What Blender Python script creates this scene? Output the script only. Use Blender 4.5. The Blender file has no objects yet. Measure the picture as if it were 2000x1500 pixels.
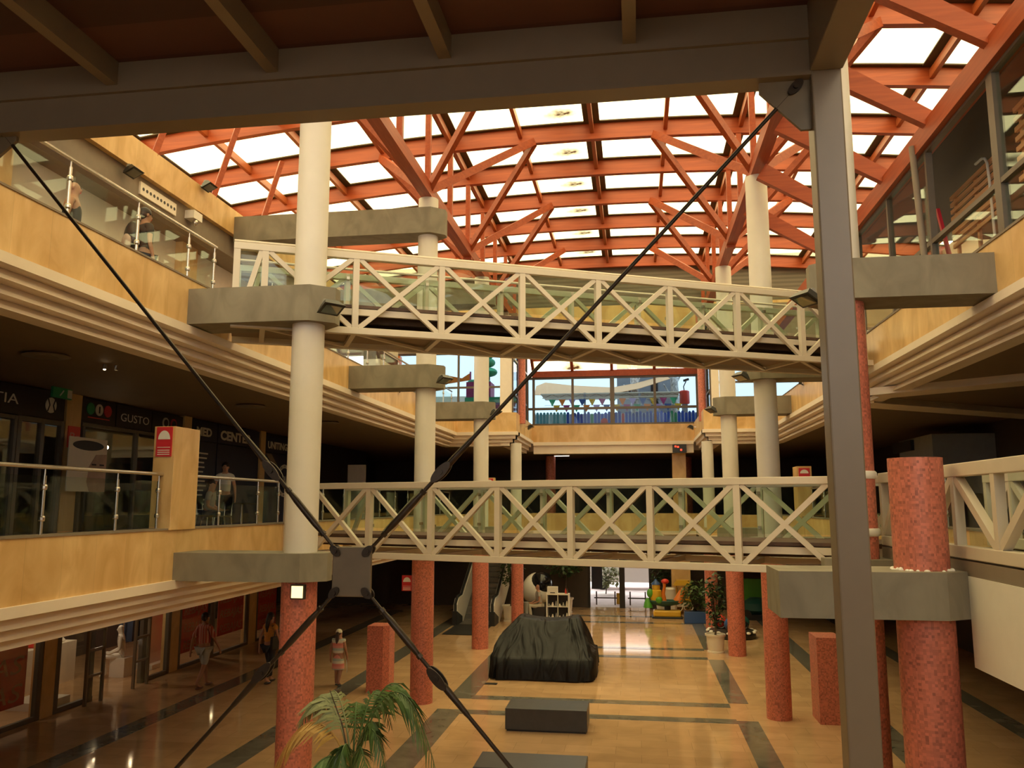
import bpy, math, random
from mathutils import Vector, Matrix
random.seed(7)
S = bpy.context.scene
COL = S.collection
PI = math.pi
def R(d): return math.radians(d)

# ------------------------------------------------------------------ camera, sky, exposure
cd = bpy.data.cameras.new('camera'); cam = bpy.data.objects.new('camera', cd); COL.objects.link(cam)
cam.location = (0, 0, 4.3)
cam.rotation_euler = (R(90 + 8.25), 0, R(8.44))
cd.sensor_width = 36.0; cd.lens = 36.0 * 1620 / 2000
cd.clip_start = 0.05; cd.clip_end = 300
S.camera = cam
w = bpy.data.worlds.new('sky'); S.world = w; w.use_nodes = True
bg = w.node_tree.nodes['Background']
bg.inputs['Color'].default_value = (1.0, 0.95, 0.86, 1); bg.inputs['Strength'].default_value = 1.6
S.view_settings.view_transform = 'Standard'
try: S.view_settings.look = 'None'
except Exception: pass
S.view_settings.exposure = 1.42; S.view_settings.gamma = 1.0; S.view_settings.use_curve_mapping = False
cy = S.cycles
cy.max_bounces = 9; cy.diffuse_bounces = 4; cy.glossy_bounces = 3; cy.transmission_bounces = 4
cy.transparent_max_bounces = 16; cy.use_denoising = True; cy.sample_clamp_indirect = 6.0
cy.caustics_reflective = False; cy.caustics_refractive = False

# ------------------------------------------------------------------ materials
def new(name):
    m = bpy.data.materials.new(name); m.use_nodes = True
    nt = m.node_tree; b = nt.nodes['Principled BSDF']
    return m, nt, b
def flat(name, c, rough=0.5, metal=0.0, var=0.06, scale=6.0, spec=0.5):
    m, nt, b = new(name)
    b.inputs['Roughness'].default_value = rough; b.inputs['Metallic'].default_value = metal
    b.inputs['Specular IOR Level'].default_value = spec
    if var:
        tc = nt.nodes.new('ShaderNodeTexCoord'); n = nt.nodes.new('ShaderNodeTexNoise')
        n.inputs['Scale'].default_value = scale; n.inputs['Detail'].default_value = 4
        r = nt.nodes.new('ShaderNodeValToRGB')
        r.color_ramp.elements[0].position = 0.3; r.color_ramp.elements[1].position = 0.7
        r.color_ramp.elements[0].color = (*[x * (1 - var) for x in c], 1)
        r.color_ramp.elements[1].color = (*[min(1, x * (1 + var)) for x in c], 1)
        nt.links.new(tc.outputs['Object'], n.inputs['Vector']); nt.links.new(n.outputs['Fac'], r.inputs['Fac'])
        nt.links.new(r.outputs['Color'], b.inputs['Base Color'])
    else:
        b.inputs['Base Color'].default_value = (*c, 1)
    return m
def stone(name, c1, c2, rough, stretch=(3, 3, .7), scale=1.6, seam=None, coord='Object'):
    m, nt, b = new(name); L = nt.links
    tc = nt.nodes.new('ShaderNodeTexCoord'); mp = nt.nodes.new('ShaderNodeMapping'); mp.inputs['Scale'].default_value = stretch
    L.new(tc.outputs[coord], mp.inputs['Vector'])
    n = nt.nodes.new('ShaderNodeTexNoise'); n.inputs['Scale'].default_value = scale; n.inputs['Detail'].default_value = 7; n.inputs['Distortion'].default_value = .8
    L.new(mp.outputs[0], n.inputs['Vector'])
    r = nt.nodes.new('ShaderNodeValToRGB'); r.color_ramp.elements[0].position = .32; r.color_ramp.elements[1].position = .68
    r.color_ramp.elements[0].color = (*c1, 1); r.color_ramp.elements[1].color = (*c2, 1)
    L.new(n.outputs['Fac'], r.inputs['Fac']); out = r.outputs['Color']
    if seam:
        sp = nt.nodes.new('ShaderNodeSeparateXYZ'); L.new(tc.outputs['Object'], sp.inputs[0])
        ad = nt.nodes.new('ShaderNodeMath'); ad.operation = 'ADD'; L.new(sp.outputs['X'], ad.inputs[0]); L.new(sp.outputs['Y'], ad.inputs[1])
        dv = nt.nodes.new('ShaderNodeMath'); dv.operation = 'DIVIDE'; dv.inputs[1].default_value = seam; L.new(ad.outputs[0], dv.inputs[0])
        fl = nt.nodes.new('ShaderNodeMath'); fl.operation = 'FLOOR'; L.new(dv.outputs[0], fl.inputs[0])
        wn = nt.nodes.new('ShaderNodeTexWhiteNoise'); wn.noise_dimensions = '1D'; L.new(fl.outputs[0], wn.inputs['W'])
        mr = nt.nodes.new('ShaderNodeMapRange'); mr.inputs['To Min'].default_value = .95; mr.inputs['To Max'].default_value = 1.04; L.new(wn.outputs['Value'], mr.inputs['Value'])
        fr = nt.nodes.new('ShaderNodeMath'); fr.operation = 'FRACT'; L.new(dv.outputs[0], fr.inputs[0])
        gt = nt.nodes.new('ShaderNodeMath'); gt.operation = 'GREATER_THAN'; gt.inputs[1].default_value = .008 / seam; L.new(fr.outputs[0], gt.inputs[0])
        mr2 = nt.nodes.new('ShaderNodeMapRange'); mr2.inputs['To Min'].default_value = .86; L.new(gt.outputs[0], mr2.inputs['Value'])
        mu = nt.nodes.new('ShaderNodeMath'); mu.operation = 'MULTIPLY'; L.new(mr.outputs[0], mu.inputs[0]); L.new(mr2.outputs[0], mu.inputs[1])
        mx = nt.nodes.new('ShaderNodeVectorMath'); mx.operation = 'SCALE'; L.new(out, mx.inputs[0]); L.new(mu.outputs[0], mx.inputs['Scale']); out = mx.outputs[0]
    L.new(out, b.inputs['Base Color']); b.inputs['Roughness'].default_value = rough
    return m
def mosaic(name, c, scale=38):
    m, nt, b = new(name); L = nt.links
    tc = nt.nodes.new('ShaderNodeTexCoord')
    v = nt.nodes.new('ShaderNodeTexVoronoi'); v.distance = 'CHEBYCHEV'; v.inputs['Scale'].default_value = scale; v.inputs['Randomness'].default_value = .15
    L.new(tc.outputs['Object'], v.inputs['Vector'])
    sp = nt.nodes.new('ShaderNodeSeparateColor'); L.new(v.outputs['Color'], sp.inputs[0])
    r = nt.nodes.new('ShaderNodeValToRGB'); e = r.color_ramp.elements
    e[0].position = 0; e[0].color = (*[x * .62 for x in c], 1); e[1].position = 1; e[1].color = (*[min(1, x * 1.25) for x in c], 1)
    k = e.new(.18); k.color = (*[x * .85 for x in c], 1)
    L.new(sp.outputs[0], r.inputs['Fac']); L.new(r.outputs['Color'], b.inputs['Base Color'])
    b.inputs['Roughness'].default_value = .45
    return m
def glass(name, tint, refl=.6, base=.04):
    m = bpy.data.materials.new(name); m.use_nodes = True; nt = m.node_tree; nt.nodes.clear(); L = nt.links
    o = nt.nodes.new('ShaderNodeOutputMaterial'); mx = nt.nodes.new('ShaderNodeMixShader')
    t = nt.nodes.new('ShaderNodeBsdfTransparent'); t.inputs['Color'].default_value = (*[x ** .5 for x in tint], 1)
    g = nt.nodes.new('ShaderNodeBsdfGlossy'); g.inputs['Roughness'].default_value = .015; g.inputs['Color'].default_value = (.95, 1, .97, 1)
    lw = nt.nodes.new('ShaderNodeLayerWeight'); lw.inputs['Blend'].default_value = .5
    p = nt.nodes.new('ShaderNodeMath'); p.operation = 'POWER'; p.inputs[1].default_value = 3.5; L.new(lw.outputs['Facing'], p.inputs[0])
    ma = nt.nodes.new('ShaderNodeMath'); ma.operation = 'MULTIPLY_ADD'; ma.inputs[1].default_value = refl; ma.inputs[2].default_value = base; L.new(p.outputs[0], ma.inputs[0])
    L.new(ma.outputs[0], mx.inputs[0]); L.new(t.outputs[0], mx.inputs[1]); L.new(g.outputs[0], mx.inputs[2]); L.new(mx.outputs[0], o.inputs['Surface'])
    return m
def emit(name, c, s):
    m = bpy.data.materials.new(name); m.use_nodes = True; nt = m.node_tree; nt.nodes.clear()
    o = nt.nodes.new('ShaderNodeOutputMaterial'); e = nt.nodes.new('ShaderNodeEmission')
    e.inputs['Color'].default_value = (*c, 1); e.inputs['Strength'].default_value = s; nt.links.new(e.outputs[0], o.inputs['Surface'])
    return m
def wood(name, c1, c2, rough=.45, axis=(1, .06, 1), scale=14):
    return stone(name, c1, c2, rough, stretch=axis, scale=scale)
def skylight(name):
    # frosted roof sheet with brown dirt stains beside the ridge
    m = bpy.data.materials.new(name); m.use_nodes = True; nt = m.node_tree; nt.nodes.clear(); L = nt.links
    o = nt.nodes.new('ShaderNodeOutputMaterial'); mx = nt.nodes.new('ShaderNodeMixShader'); mx.inputs[0].default_value = .25
    t = nt.nodes.new('ShaderNodeBsdfTransparent'); d = nt.nodes.new('ShaderNodeBsdfTranslucent')
    tc = nt.nodes.new('ShaderNodeTexCoord'); sp = nt.nodes.new('ShaderNodeSeparateXYZ'); L.new(tc.outputs['Object'], sp.inputs[0])
    def mth(op, a, b=None):
        n = nt.nodes.new('ShaderNodeMath'); n.operation = op
        for i, v in enumerate((a, b)):
            if v is None: continue
            if isinstance(v, (int, float)): n.inputs[i].default_value = v
            else: L.new(v, n.inputs[i])
        return n.outputs[0]
    gx = mth('DIVIDE', mth('ADD', sp.outputs['X'], 1.72), .5); gy = mth('DIVIDE', mth('ADD', sp.outputs['Y'], -.52), .3)
    r2 = mth('ADD', mth('MULTIPLY', gx, gx), mth('MULTIPLY', gy, gy))
    bl = mth('POWER', 2.718, mth('MULTIPLY', r2, -1.0))
    gx2 = mth('DIVIDE', mth('ADD', sp.outputs['X'], 4.2), .4); r3 = mth('ADD', mth('MULTIPLY', gx2, gx2), mth('MULTIPLY', mth('DIVIDE', sp.outputs['Y'], .7), mth('DIVIDE', sp.outputs['Y'], .7)))
    bl = mth('ADD', bl, mth('MULTIPLY', mth('POWER', 2.718, mth('MULTIPLY', r3, -1.0)), .35))
    n = nt.nodes.new('ShaderNodeTexNoise'); n.inputs['Scale'].default_value = 3.2; n.inputs['Detail'].default_value = 5
    L.new(tc.outputs['Object'], n.inputs['Vector'])
    f = mth('MULTIPLY', bl, mth('ADD', mth('MULTIPLY', n.outputs['Fac'], 2.4), -.25))
    cl = nt.nodes.new('ShaderNodeClamp'); L.new(f, cl.inputs[0])
    mc = nt.nodes.new('ShaderNodeMix'); mc.data_type = 'RGBA'; L.new(cl.outputs[0], mc.inputs['Factor'])
    mc.inputs['A'].default_value = (1.0, .87, .47, 1); mc.inputs['B'].default_value = (.035, .014, .004, 1)
    L.new(mc.outputs['Result'], t.inputs['Color']); L.new(mc.outputs['Result'], d.inputs['Color'])
    L.new(t.outputs[0], mx.inputs[1]); L.new(d.outputs[0], mx.inputs[2]); L.new(mx.outputs[0], o.inputs['Surface'])
    return m
def floormat():
    m, nt, b = new('marble_floor'); L = nt.links
    tc = nt.nodes.new('ShaderNodeTexCoord')
    br = nt.nodes.new('ShaderNodeTexBrick'); br.inputs['Scale'].default_value = 1.0; br.inputs['Brick Width'].default_value = .9; br.inputs['Row Height'].default_value = .45
    br.inputs['Mortar Size'].default_value = .004; br.inputs['Bias'].default_value = 0
    br.inputs['Color1'].default_value = (.62, .395, .215, 1); br.inputs['Color2'].default_value = (.54, .335, .175, 1); br.inputs['Mortar'].default_value = (.4, .26, .14, 1)
    L.new(tc.outputs['Object'], br.inputs['Vector'])
    n = nt.nodes.new('ShaderNodeTexNoise'); n.inputs['Scale'].default_value = 1.3; n.inputs['Detail'].default_value = 8; n.inputs['Distortion'].default_value = 1.2
    L.new(tc.outputs['Object'], n.inputs['Vector'])
    mr = nt.nodes.new('ShaderNodeMapRange'); mr.inputs['To Min'].default_value = .72; mr.inputs['To Max'].default_value = 1.25; L.new(n.outputs['Fac'], mr.inputs['Value'])
    sc = nt.nodes.new('ShaderNodeVectorMath'); sc.operation = 'SCALE'; L.new(br.outputs['Color'], sc.inputs[0]); L.new(mr.outputs[0], sc.inputs['Scale'])
    L.new(sc.outputs[0], b.inputs['Base Color'])
    b.inputs['Roughness'].default_value = .07; b.inputs['Specular IOR Level'].default_value = .45
    return m
def cloth(name, c):
    m = flat(name, c, .5, var=.1, scale=4, spec=.28); nt = m.node_tree; b = nt.nodes['Principled BSDF']
    tc = nt.nodes.new('ShaderNodeTexCoord'); mp = nt.nodes.new('ShaderNodeMapping'); mp.inputs['Scale'].default_value = (1.6, .5, .6)
    n = nt.nodes.new('ShaderNodeTexNoise'); n.inputs['Scale'].default_value = 1.5; n.inputs['Detail'].default_value = 1.5; n.inputs['Distortion'].default_value = 1.6
    bu = nt.nodes.new('ShaderNodeBump'); bu.inputs['Strength'].default_value = .9; bu.inputs['Distance'].default_value = .12
    nt.links.new(tc.outputs['Object'], mp.inputs['Vector']); nt.links.new(mp.outputs[0], n.inputs['Vector']); nt.links.new(n.outputs['Fac'], bu.inputs['Height']); nt.links.new(bu.outputs['Normal'], b.inputs['Normal'])
    return m
def stripes(name, cols, scale, axis='Z', rough=.7):
    m, nt, b = new(name); L = nt.links
    tc = nt.nodes.new('ShaderNodeTexCoord'); sp = nt.nodes.new('ShaderNodeSeparateXYZ'); L.new(tc.outputs['Object'], sp.inputs[0])
    mu = nt.nodes.new('ShaderNodeMath'); mu.operation = 'MULTIPLY'; mu.inputs[1].default_value = scale; L.new(sp.outputs[axis], mu.inputs[0])
    fr = nt.nodes.new('ShaderNodeMath'); fr.operation = 'FRACT'; L.new(mu.outputs[0], fr.inputs[0])
    r = nt.nodes.new('ShaderNodeValToRGB'); r.color_ramp.interpolation = 'CONSTANT'; e = r.color_ramp.elements
    e[0].position = 0; e[0].color = (*cols[0], 1); e[1].position = 1 / len(cols); e[1].color = (*cols[1], 1)
    for i in range(2, len(cols)):
        k = e.new(i / len(cols)); k.color = (*cols[i], 1)
    L.new(fr.outputs[0], r.inputs['Fac']); L.new(r.outputs['Color'], b.inputs['Base Color']); b.inputs['Roughness'].default_value = rough
    return m

M = dict(
    clad=stone('travertine_cladding', (.62, .375, .14), (.83, .57, .27), .35, (1.4, 1.4, .7), 1.7, seam=.6),
    concrete=stone('raw_concrete', (.19, .165, .12), (.27, .24, .18), .8, (1.5, 1.5, 1), 1.8),
    white=flat('white_column_paint', (.70, .655, .585), .55, var=.03, scale=3),
    steelw=flat('white_steel_paint', (.68, .60, .475), .4, var=.02),
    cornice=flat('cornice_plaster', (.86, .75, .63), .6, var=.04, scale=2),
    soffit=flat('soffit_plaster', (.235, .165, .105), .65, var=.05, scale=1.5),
    red=mosaic('red_mosaic', (.54, .165, .11)),
    timber=wood('orange_timber', (.30, .045, .007), (.41, .076, .015)),
    timberx=wood('orange_timber_lengthwise', (.30, .045, .007), (.41, .076, .015), axis=(.06, 1, 1)),
    sky=skylight('frosted_roof_sheet'),
    flash=flat('dark_roof_flashing', (.075, .055, .03), .6),
    frame=flat('taupe_steel_paint', (.22, .165, .105), .38, var=.03),
    rod=flat('weathered_steel_rod', (.055, .038, .024), .42, metal=.6, var=.15, scale=20),
    deck=stripes('brown_deck_boards', [(.125, .048, .03), (.09, .034, .022), (.11, .042, .027), (.068, .026, .017)], .55, 'Y', .5),
    plank=flat('dark_walkway_planks', (.10, .055, .035), .6, var=.2, scale=12),
    inox=flat('brushed_stainless', (.62, .57, .5), .25, metal=.9, var=.04),
    glass=glass('balustrade_glass', (.80, .89, .82), .28, .015),
    glassd=glass('shop_glass', (.82, .84, .78), .4, .03),
    window=glass('tinted_window_glass', (.185, .275, .36), .35, .012),
    floor=floormat(),
    band=stone('dark_floor_band', (.12, .115, .095), (.20, .185, .15), .09, (1, 1, 1), 2.5),
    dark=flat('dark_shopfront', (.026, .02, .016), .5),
    darker=flat('black_metal', (.018, .017, .016), .45),
    mull=flat('dark_bronze_mullion', (.13, .105, .08), .4),
    wallb=flat('beige_plaster_wall', (.84, .76, .64), .7, var=.03),
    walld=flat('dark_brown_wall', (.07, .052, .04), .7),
    lintel=flat('taupe_lintel', (.24, .19, .14), .6),
    blue=flat('blue_paint', (.03, .08, .42), .5),
    bench=flat('charcoal_stone', (.055, .055, .055), .35, var=.1),
    tarp=cloth('black_cover_fabric', (.005, .005, .006)), plate=flat('gusset_steel', (.19, .145, .085), .5, var=.1),
    signred=flat('red_sign', (.62, .03, .04), .4, var=0),
    signw=flat('white_sign_print', (.85, .82, .75), .4, var=0),
    black=flat('black_plastic', (.02, .02, .02), .4, var=0),
    lens=glass('floodlight_lens', (.6, .6, .55), .5, .15),
    navy=flat('navy_banner', (.018, .022, .055), .5, var=.1),
    grn=flat('green_sign', (.03, .30, .12), .5, var=0),
    wsh=flat('white_shelf', (.82, .78, .70), .4, var=.02),
    lamp=emit('lit_lamp', (1, .68, .24), 1.1),
    dl=emit('downlight_glow', (1, .74, .42), 18),
    skin1=flat('tanned_skin', (.42, .20, .12), .5, var=.05), skin2=flat('fair_skin', (.55, .30, .19), .5, var=.05),
    hair=flat('dark_hair', (.022, .014, .010), .5, var=.2, scale=40), hairb=flat('brown_hair', (.06, .03, .018), .5, var=.2, scale=40),
    shirtr=stripes('red_striped_shirt', [(.42, .07, .05), (.50, .12, .08), (.62, .40, .34)], 16, 'X'),
    shorts=flat('pale_shorts', (.42, .42, .38), .8), orange=flat('mustard_blouse', (.62, .27, .05), .8, var=.2, scale=30),
    trous=flat('black_trousers', (.02, .02, .025), .8), dress=stripes('striped_dress', [(.78, .25, .2), (.75, .66, .5), (.45, .5, .42), (.8, .33, .26)], 4.2, 'Z'),
    cap=flat('cream_cap', (.75, .68, .5), .8), tank=flat('black_vest', (.03, .025, .022), .8), denim=flat('dark_denim', (.03, .04, .08), .8),
    grey=flat('grey_tshirt', (.42, .38, .33), .8), khaki=flat('khaki_trousers', (.5, .45, .35), .8), shoe=flat('dark_shoe', (.03, .02, .018), .5),
    sandal=flat('brown_sandal', (.16, .07, .045), .6), mann=flat('mannequin_white', (.78, .72, .62), .35, var=0), whitecl=flat('white_cotton', (.8, .77, .7), .8),
    leaf=flat('palm_leaf', (.085, .15, .04), .45, var=.35, scale=5), leafy=flat('yellowed_palm_leaf', (.52, .30, .07), .5, var=.2, scale=5),
    leafg=flat('pale_palm_leaf', (.27, .29, .13), .5, var=.2, scale=5), leafd=flat('dark_tree_leaf', (.04, .085, .025), .45, var=.4, scale=3),
    trunk=flat('bark', (.09, .06, .04), .8, var=.3, scale=12), pot=flat('white_plastic_pot', (.72, .66, .55), .4, var=.03), soil=flat('soil', (.04, .028, .02), .9),
    yel=flat('yellow_plastic', (.72, .42, .03), .35, var=0), org=flat('orange_plastic', (.75, .20, .02), .35, var=0), rdp=flat('red_plastic', (.68, .05, .03), .35, var=0),
    tealp=flat('dark_teal_plastic', (.02, .10, .09), .35, var=0), grp=flat('green_plastic', (.09, .35, .04), .35, var=0), bluep=flat('blue_plastic', (.04, .10, .28), .35, var=0),
    egg=flat('white_gloss_shell', (.85, .82, .75), .15, var=0), eggb=flat('black_gloss_visor', (.01, .01, .012), .08, var=0),
    rubber=flat('black_rubber', (.02, .02, .02), .6), stepm=flat('escalator_steel', (.25, .24, .22), .35, metal=.6),
    pave=flat('painted_sunlit_paving', (.86, .80, .84), .8, var=.08, scale=2), hous=flat('pink_house_wall', (.60, .40, .32), .8), sail=flat('sand_shade_sail', (.88, .52, .27), .8, var=.03),  # paving colour raised to stand in for sunshine outside
    bluef=flat('blue_picket_paint', (.012, .09, .52), .6, var=.45, scale=1.6), teal=flat('teal_picket_paint', (.14, .42, .46), .6, var=.15), bldg=flat('grey_render', (.30, .32, .36), .8),
    birch=stone('white_bark', (.25, .25, .25), (.85, .85, .85), .8, (3, 3, 2), 3), purp=flat('magenta_paint', (.38, .04, .16), .6), mauve=flat('mauve_paint', (.42, .30, .55), .6),
    treeg=flat('mural_green', (.04, .35, .16), .6, var=.4, scale=2), slat=wood('pale_timber_slat', (.62, .30, .15), (.75, .40, .22)), redtool=flat('red_enamel', (.6, .03, .05), .4, var=0),
    poster=flat('red_poster', (.82, .08, .06), .45, var=.05), postert=flat('pink_chalk_letter', (.72, .33, .26), .6, var=0), letter=flat('pale_letter', (.74, .70, .63), .5, var=0),
    grw=flat('grey_panel', (.30, .29, .26), .5), purlin=wood('dark_purlin_timber', (.32, .07, .018), (.42, .11, .03)), skinpaper=flat('poster_skin_tone', (.52, .36, .28), .6, var=.2, scale=3),
    louvre=stripes('grey_gable_louvre', [(.13, .11, .085), (.18, .155, .12)], 6, 'Z'), cream=flat('cream_sun_canopy', (.78, .72, .58), .7),
)

# ------------------------------------------------------------------ builders
ORG = {}
class MB:
    def __init__(s): s.v = []; s.f = []
    def add(s, vs, fs):
        n = len(s.v); s.v += [Vector(v) for v in vs]; s.f += [tuple(i + n for i in f) for f in fs]; return s
    def box(s, x0, x1, y0, y1, z0, z1):
        if x0 > x1: x0, x1 = x1, x0
        if y0 > y1: y0, y1 = y1, y0
        if z0 > z1: z0, z1 = z1, z0
        return s.add([(x0, y0, z0), (x1, y0, z0), (x1, y1, z0), (x0, y1, z0), (x0, y0, z1), (x1, y0, z1), (x1, y1, z1), (x0, y1, z1)],
                     [(0, 3, 2, 1), (4, 5, 6, 7), (0, 1, 5, 4), (1, 2, 6, 5), (2, 3, 7, 6), (3, 0, 4, 7)])
    def bar(s, p, q, w, h=None, up=(0, 0, 1), w2=None, h2=None):
        p = Vector(p); q = Vector(q); h = h or w; w2 = w2 or w; h2 = h2 or h
        d = (q - p).normalized(); u = Vector(up)
        if abs(d.dot(u)) > .98: u = Vector((0, 1, 0))
        a = d.cross(u).normalized(); b = a.cross(d)
        vs = []
        for c, ww, hh in ((p, w, h), (q, w2, h2)):
            for i, j in ((-1, -1), (1, -1), (1, 1), (-1, 1)): vs.append(c + a * i * ww / 2 + b * j * hh / 2)
        return s.add(vs, [(0, 1, 2, 3), (7, 6, 5, 4), (0, 4, 5, 1), (1, 5, 6, 2), (2, 6, 7, 3), (3, 7, 4, 0)])
    def cyl(s, p, q, r, r2=None, n=20):
        return s.tube([p, q], [r, r if r2 is None else r2], n)
    def tube(s, pts, rs, n=10, cap=True):
        pts = [Vector(p) for p in pts]
        if not isinstance(rs, (list, tuple)): rs = [rs] * len(pts)
        vs = []; fs = []; prev = None
        for i, p in enumerate(pts):
            d = (pts[min(i + 1, len(pts) - 1)] - pts[max(i - 1, 0)])
            d = d.normalized() if d.length > 1e-9 else Vector((0, 0, 1))
            if prev is None:
                u = Vector((0, 0, 1)) if abs(d.z) < .9 else Vector((1, 0, 0)); a = d.cross(u).normalized()
            else: a = (prev - d * prev.dot(d)).normalized()
            prev = a; b = d.cross(a)
            for k in range(n):
                t = 2 * PI * k / n; vs.append(p + (a * math.cos(t) + b * math.sin(t)) * rs[i])
        for i in range(len(pts) - 1):
            for k in range(n):
                k2 = (k + 1) % n; fs.append((i * n + k, i * n + k2, (i + 1) * n + k2, (i + 1) * n + k))
        if cap: fs.append(tuple(range(n))[::-1]); fs.append(tuple((len(pts) - 1) * n + k for k in range(n)))
        return s.add(vs, fs)
    def lathe(s, c, prof, n=24, sx=1, sy=1):
        c = Vector(c); vs = []; fs = []
        for r, z in prof:
            for k in range(n):
                t = 2 * PI * k / n; vs.append(c + Vector((r * sx * math.cos(t), r * sy * math.sin(t), z)))
        for i in range(len(prof) - 1):
            for k in range(n):
                k2 = (k + 1) % n; fs.append((i * n + k, i * n + k2, (i + 1) * n + k2, (i + 1) * n + k))
        fs.append(tuple(range(n))[::-1]); fs.append(tuple((len(prof) - 1) * n + k for k in range(n)))
        return s.add(vs, fs)
    def ell(s, c, rx, ry, rz, n=18, m=10, t0=0.0, t1=PI):
        prof = [(max(1e-4, math.sin(t0 + (t1 - t0) * i / m)), -math.cos(t0 + (t1 - t0) * i / m) * rz) for i in range(m + 1)]
        return s.lathe(c, prof, n, rx, ry)
    def prism(s, poly, a0, a1, axis='Z'):
        n = len(poly); mk = {'Z': lambda p, a: (p[0], p[1], a), 'Y': lambda p, a: (p[0], a, p[1]), 'X': lambda p, a: (a, p[0], p[1])}[axis]
        vs = [mk(p, a0) for p in poly] + [mk(p, a1) for p in poly]
        fs = [tuple(range(n)), tuple(range(2 * n - 1, n - 1, -1))] + [(i, i + n, (i + 1) % n + n, (i + 1) % n) for i in range(n)]
        return s.add(vs, fs)
    def build(s, name, mat, parent=None, smooth=None, bevel=0, label=None, cat=None, group=None, kind=None, origin=None):
        me = bpy.data.meshes.new(name)
        if parent is not None: o0 = ORG[parent]
        elif origin is not None: o0 = Vector(origin)
        else:
            lo = [min(v[i] for v in s.v) for i in range(3)]; hi = [max(v[i] for v in s.v) for i in range(3)]
            o0 = Vector(((lo[0] + hi[0]) / 2, (lo[1] + hi[1]) / 2, lo[2]))
        me.from_pydata([v - o0 for v in s.v], [], s.f); me.validate()
        import bmesh
        bm = bmesh.new(); bm.from_mesh(me); bmesh.ops.recalc_face_normals(bm, faces=bm.faces); bm.to_mesh(me); bm.free()
        me.materials.append(M[mat] if isinstance(mat, str) else mat)
        if smooth:
            me.shade_smooth(); me.set_sharp_from_angle(angle=R(smooth if smooth is not True else 40))
        o = bpy.data.objects.new(name, me); COL.objects.link(o); ORG[o] = o0
        if parent is not None: o.parent = parent
        else: o.location = o0
        if bevel:
            b = o.modifiers.new('soft_edge', 'BEVEL'); b.width = bevel; b.segments = 2; b.limit_method = 'ANGLE'
        tag(o, label, cat, group, kind)
        return o
def tag(o, label=None, cat=None, group=None, kind=None):
    if label: o['label'] = label
    if cat: o['category'] = cat
    if group: o['group'] = group
    if kind: o['kind'] = kind
def thing(name, label, cat, loc, group=None):
    o = bpy.data.objects.new(name, None); COL.objects.link(o); o.location = loc; o.empty_display_size = .1
    ORG[o] = Vector(loc); tag(o, label, cat, group); return o
def struct(name, mb, mat, **k): return mb.build(name, mat, kind='structure', **k)
def dup(root, delta, label=None, group=None, rotz=0):
    r = root.copy(); COL.objects.link(r); r.location = Vector(root.location) + Vector(delta)
    if rotz: r.rotation_euler = (0, 0, rotz)
    if label: r['label'] = label
    if group: r['group'] = group
    for ch in list(root.children):
        c = ch.copy(); COL.objects.link(c); c.parent = r
        for g in list(ch.children):
            d = g.copy(); COL.objects.link(d); d.parent = c
    return r
def B(*a): return MB().box(*a)
AX = {'+X': Matrix(((0, 0, 1), (1, 0, 0), (0, 1, 0))), '-Y': Matrix(((1, 0, 0), (0, 0, -1), (0, 1, 0))), '-X': Matrix(((0, 0, -1), (-1, 0, 0), (0, 1, 0)))}
def text(body, loc, size, face, mat, parent, name='lettering', width=None, slant=0.0, bold=0.0, depth=.004):
    cu = bpy.data.curves.new(name, 'FONT'); cu.body = body; cu.size = size; cu.extrude = depth; cu.shear = slant; cu.offset = bold; cu.resolution_u = 3
    to = bpy.data.objects.new(name, cu); COL.objects.link(to); bpy.context.view_layer.update()
    me = bpy.data.meshes.new_from_object(to.evaluated_get(bpy.context.evaluated_depsgraph_get()))
    bpy.data.objects.remove(to)
    A = AX[face]; xs = [v.co.x for v in me.vertices]; k = (width / (max(xs) - min(xs))) if width and xs else 1
    o0 = ORG[parent]
    for v in me.vertices: v.co = A @ Vector((v.co.x * k, v.co.y, v.co.z)) + Vector(loc) - o0
    me.materials.clear(); me.materials.append(M[mat])
    o = bpy.data.objects.new(name, me); COL.objects.link(o); o.parent = parent; ORG[o] = o0
    return o

# ------------------------------------------------------------------ setting: floors, ceilings, walls
struct('floor', B(-16, 11, -9, 36.2, -.3, 0), 'floor', origin=(0, 0, 0))
struct('ground', B(-30, 40, 36.2, 75, -.3, -.02), 'pave')
bands = [[(-4.27, 26.4), (-3.72, 26.4), (-3.72, 19.05), (-4.27, 19.6)], [(-4.27, 18.0), (-3.72, 17.3), (-3.72, 8), (-4.27, 8)]]
tb = MB()
def fb(x0, x1, y0, y1): tb.box(x0, x1, y0, y1, .001, .004)
fb(-4.27, -3.72, 26.6, 34); fb(-4.27, -3.72, 19.0, 25.2); fb(-4.27, -3.72, 6, 18.0)
fb(1.9, 2.32, 26.2, 34); fb(1.9, 2.32, 19.4, 24.6); fb(1.9, 2.32, 6, 17.9)
for a in (18.98, 26.0, 33.2): fb(-3.72, 1.9, a, a + .36)
for a in (17.65, 24.55, 31.5): fb(-3.72, 1.9, a, a + .36)
fb(-7.1, -6.62, 4, 34); fb(-10.02, -9.55, 4, 34); fb(4.35, 4.85, 4, 34); fb(7.0, 7.45, 4, 34)
struct('trim_1', tb, 'band')
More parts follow.
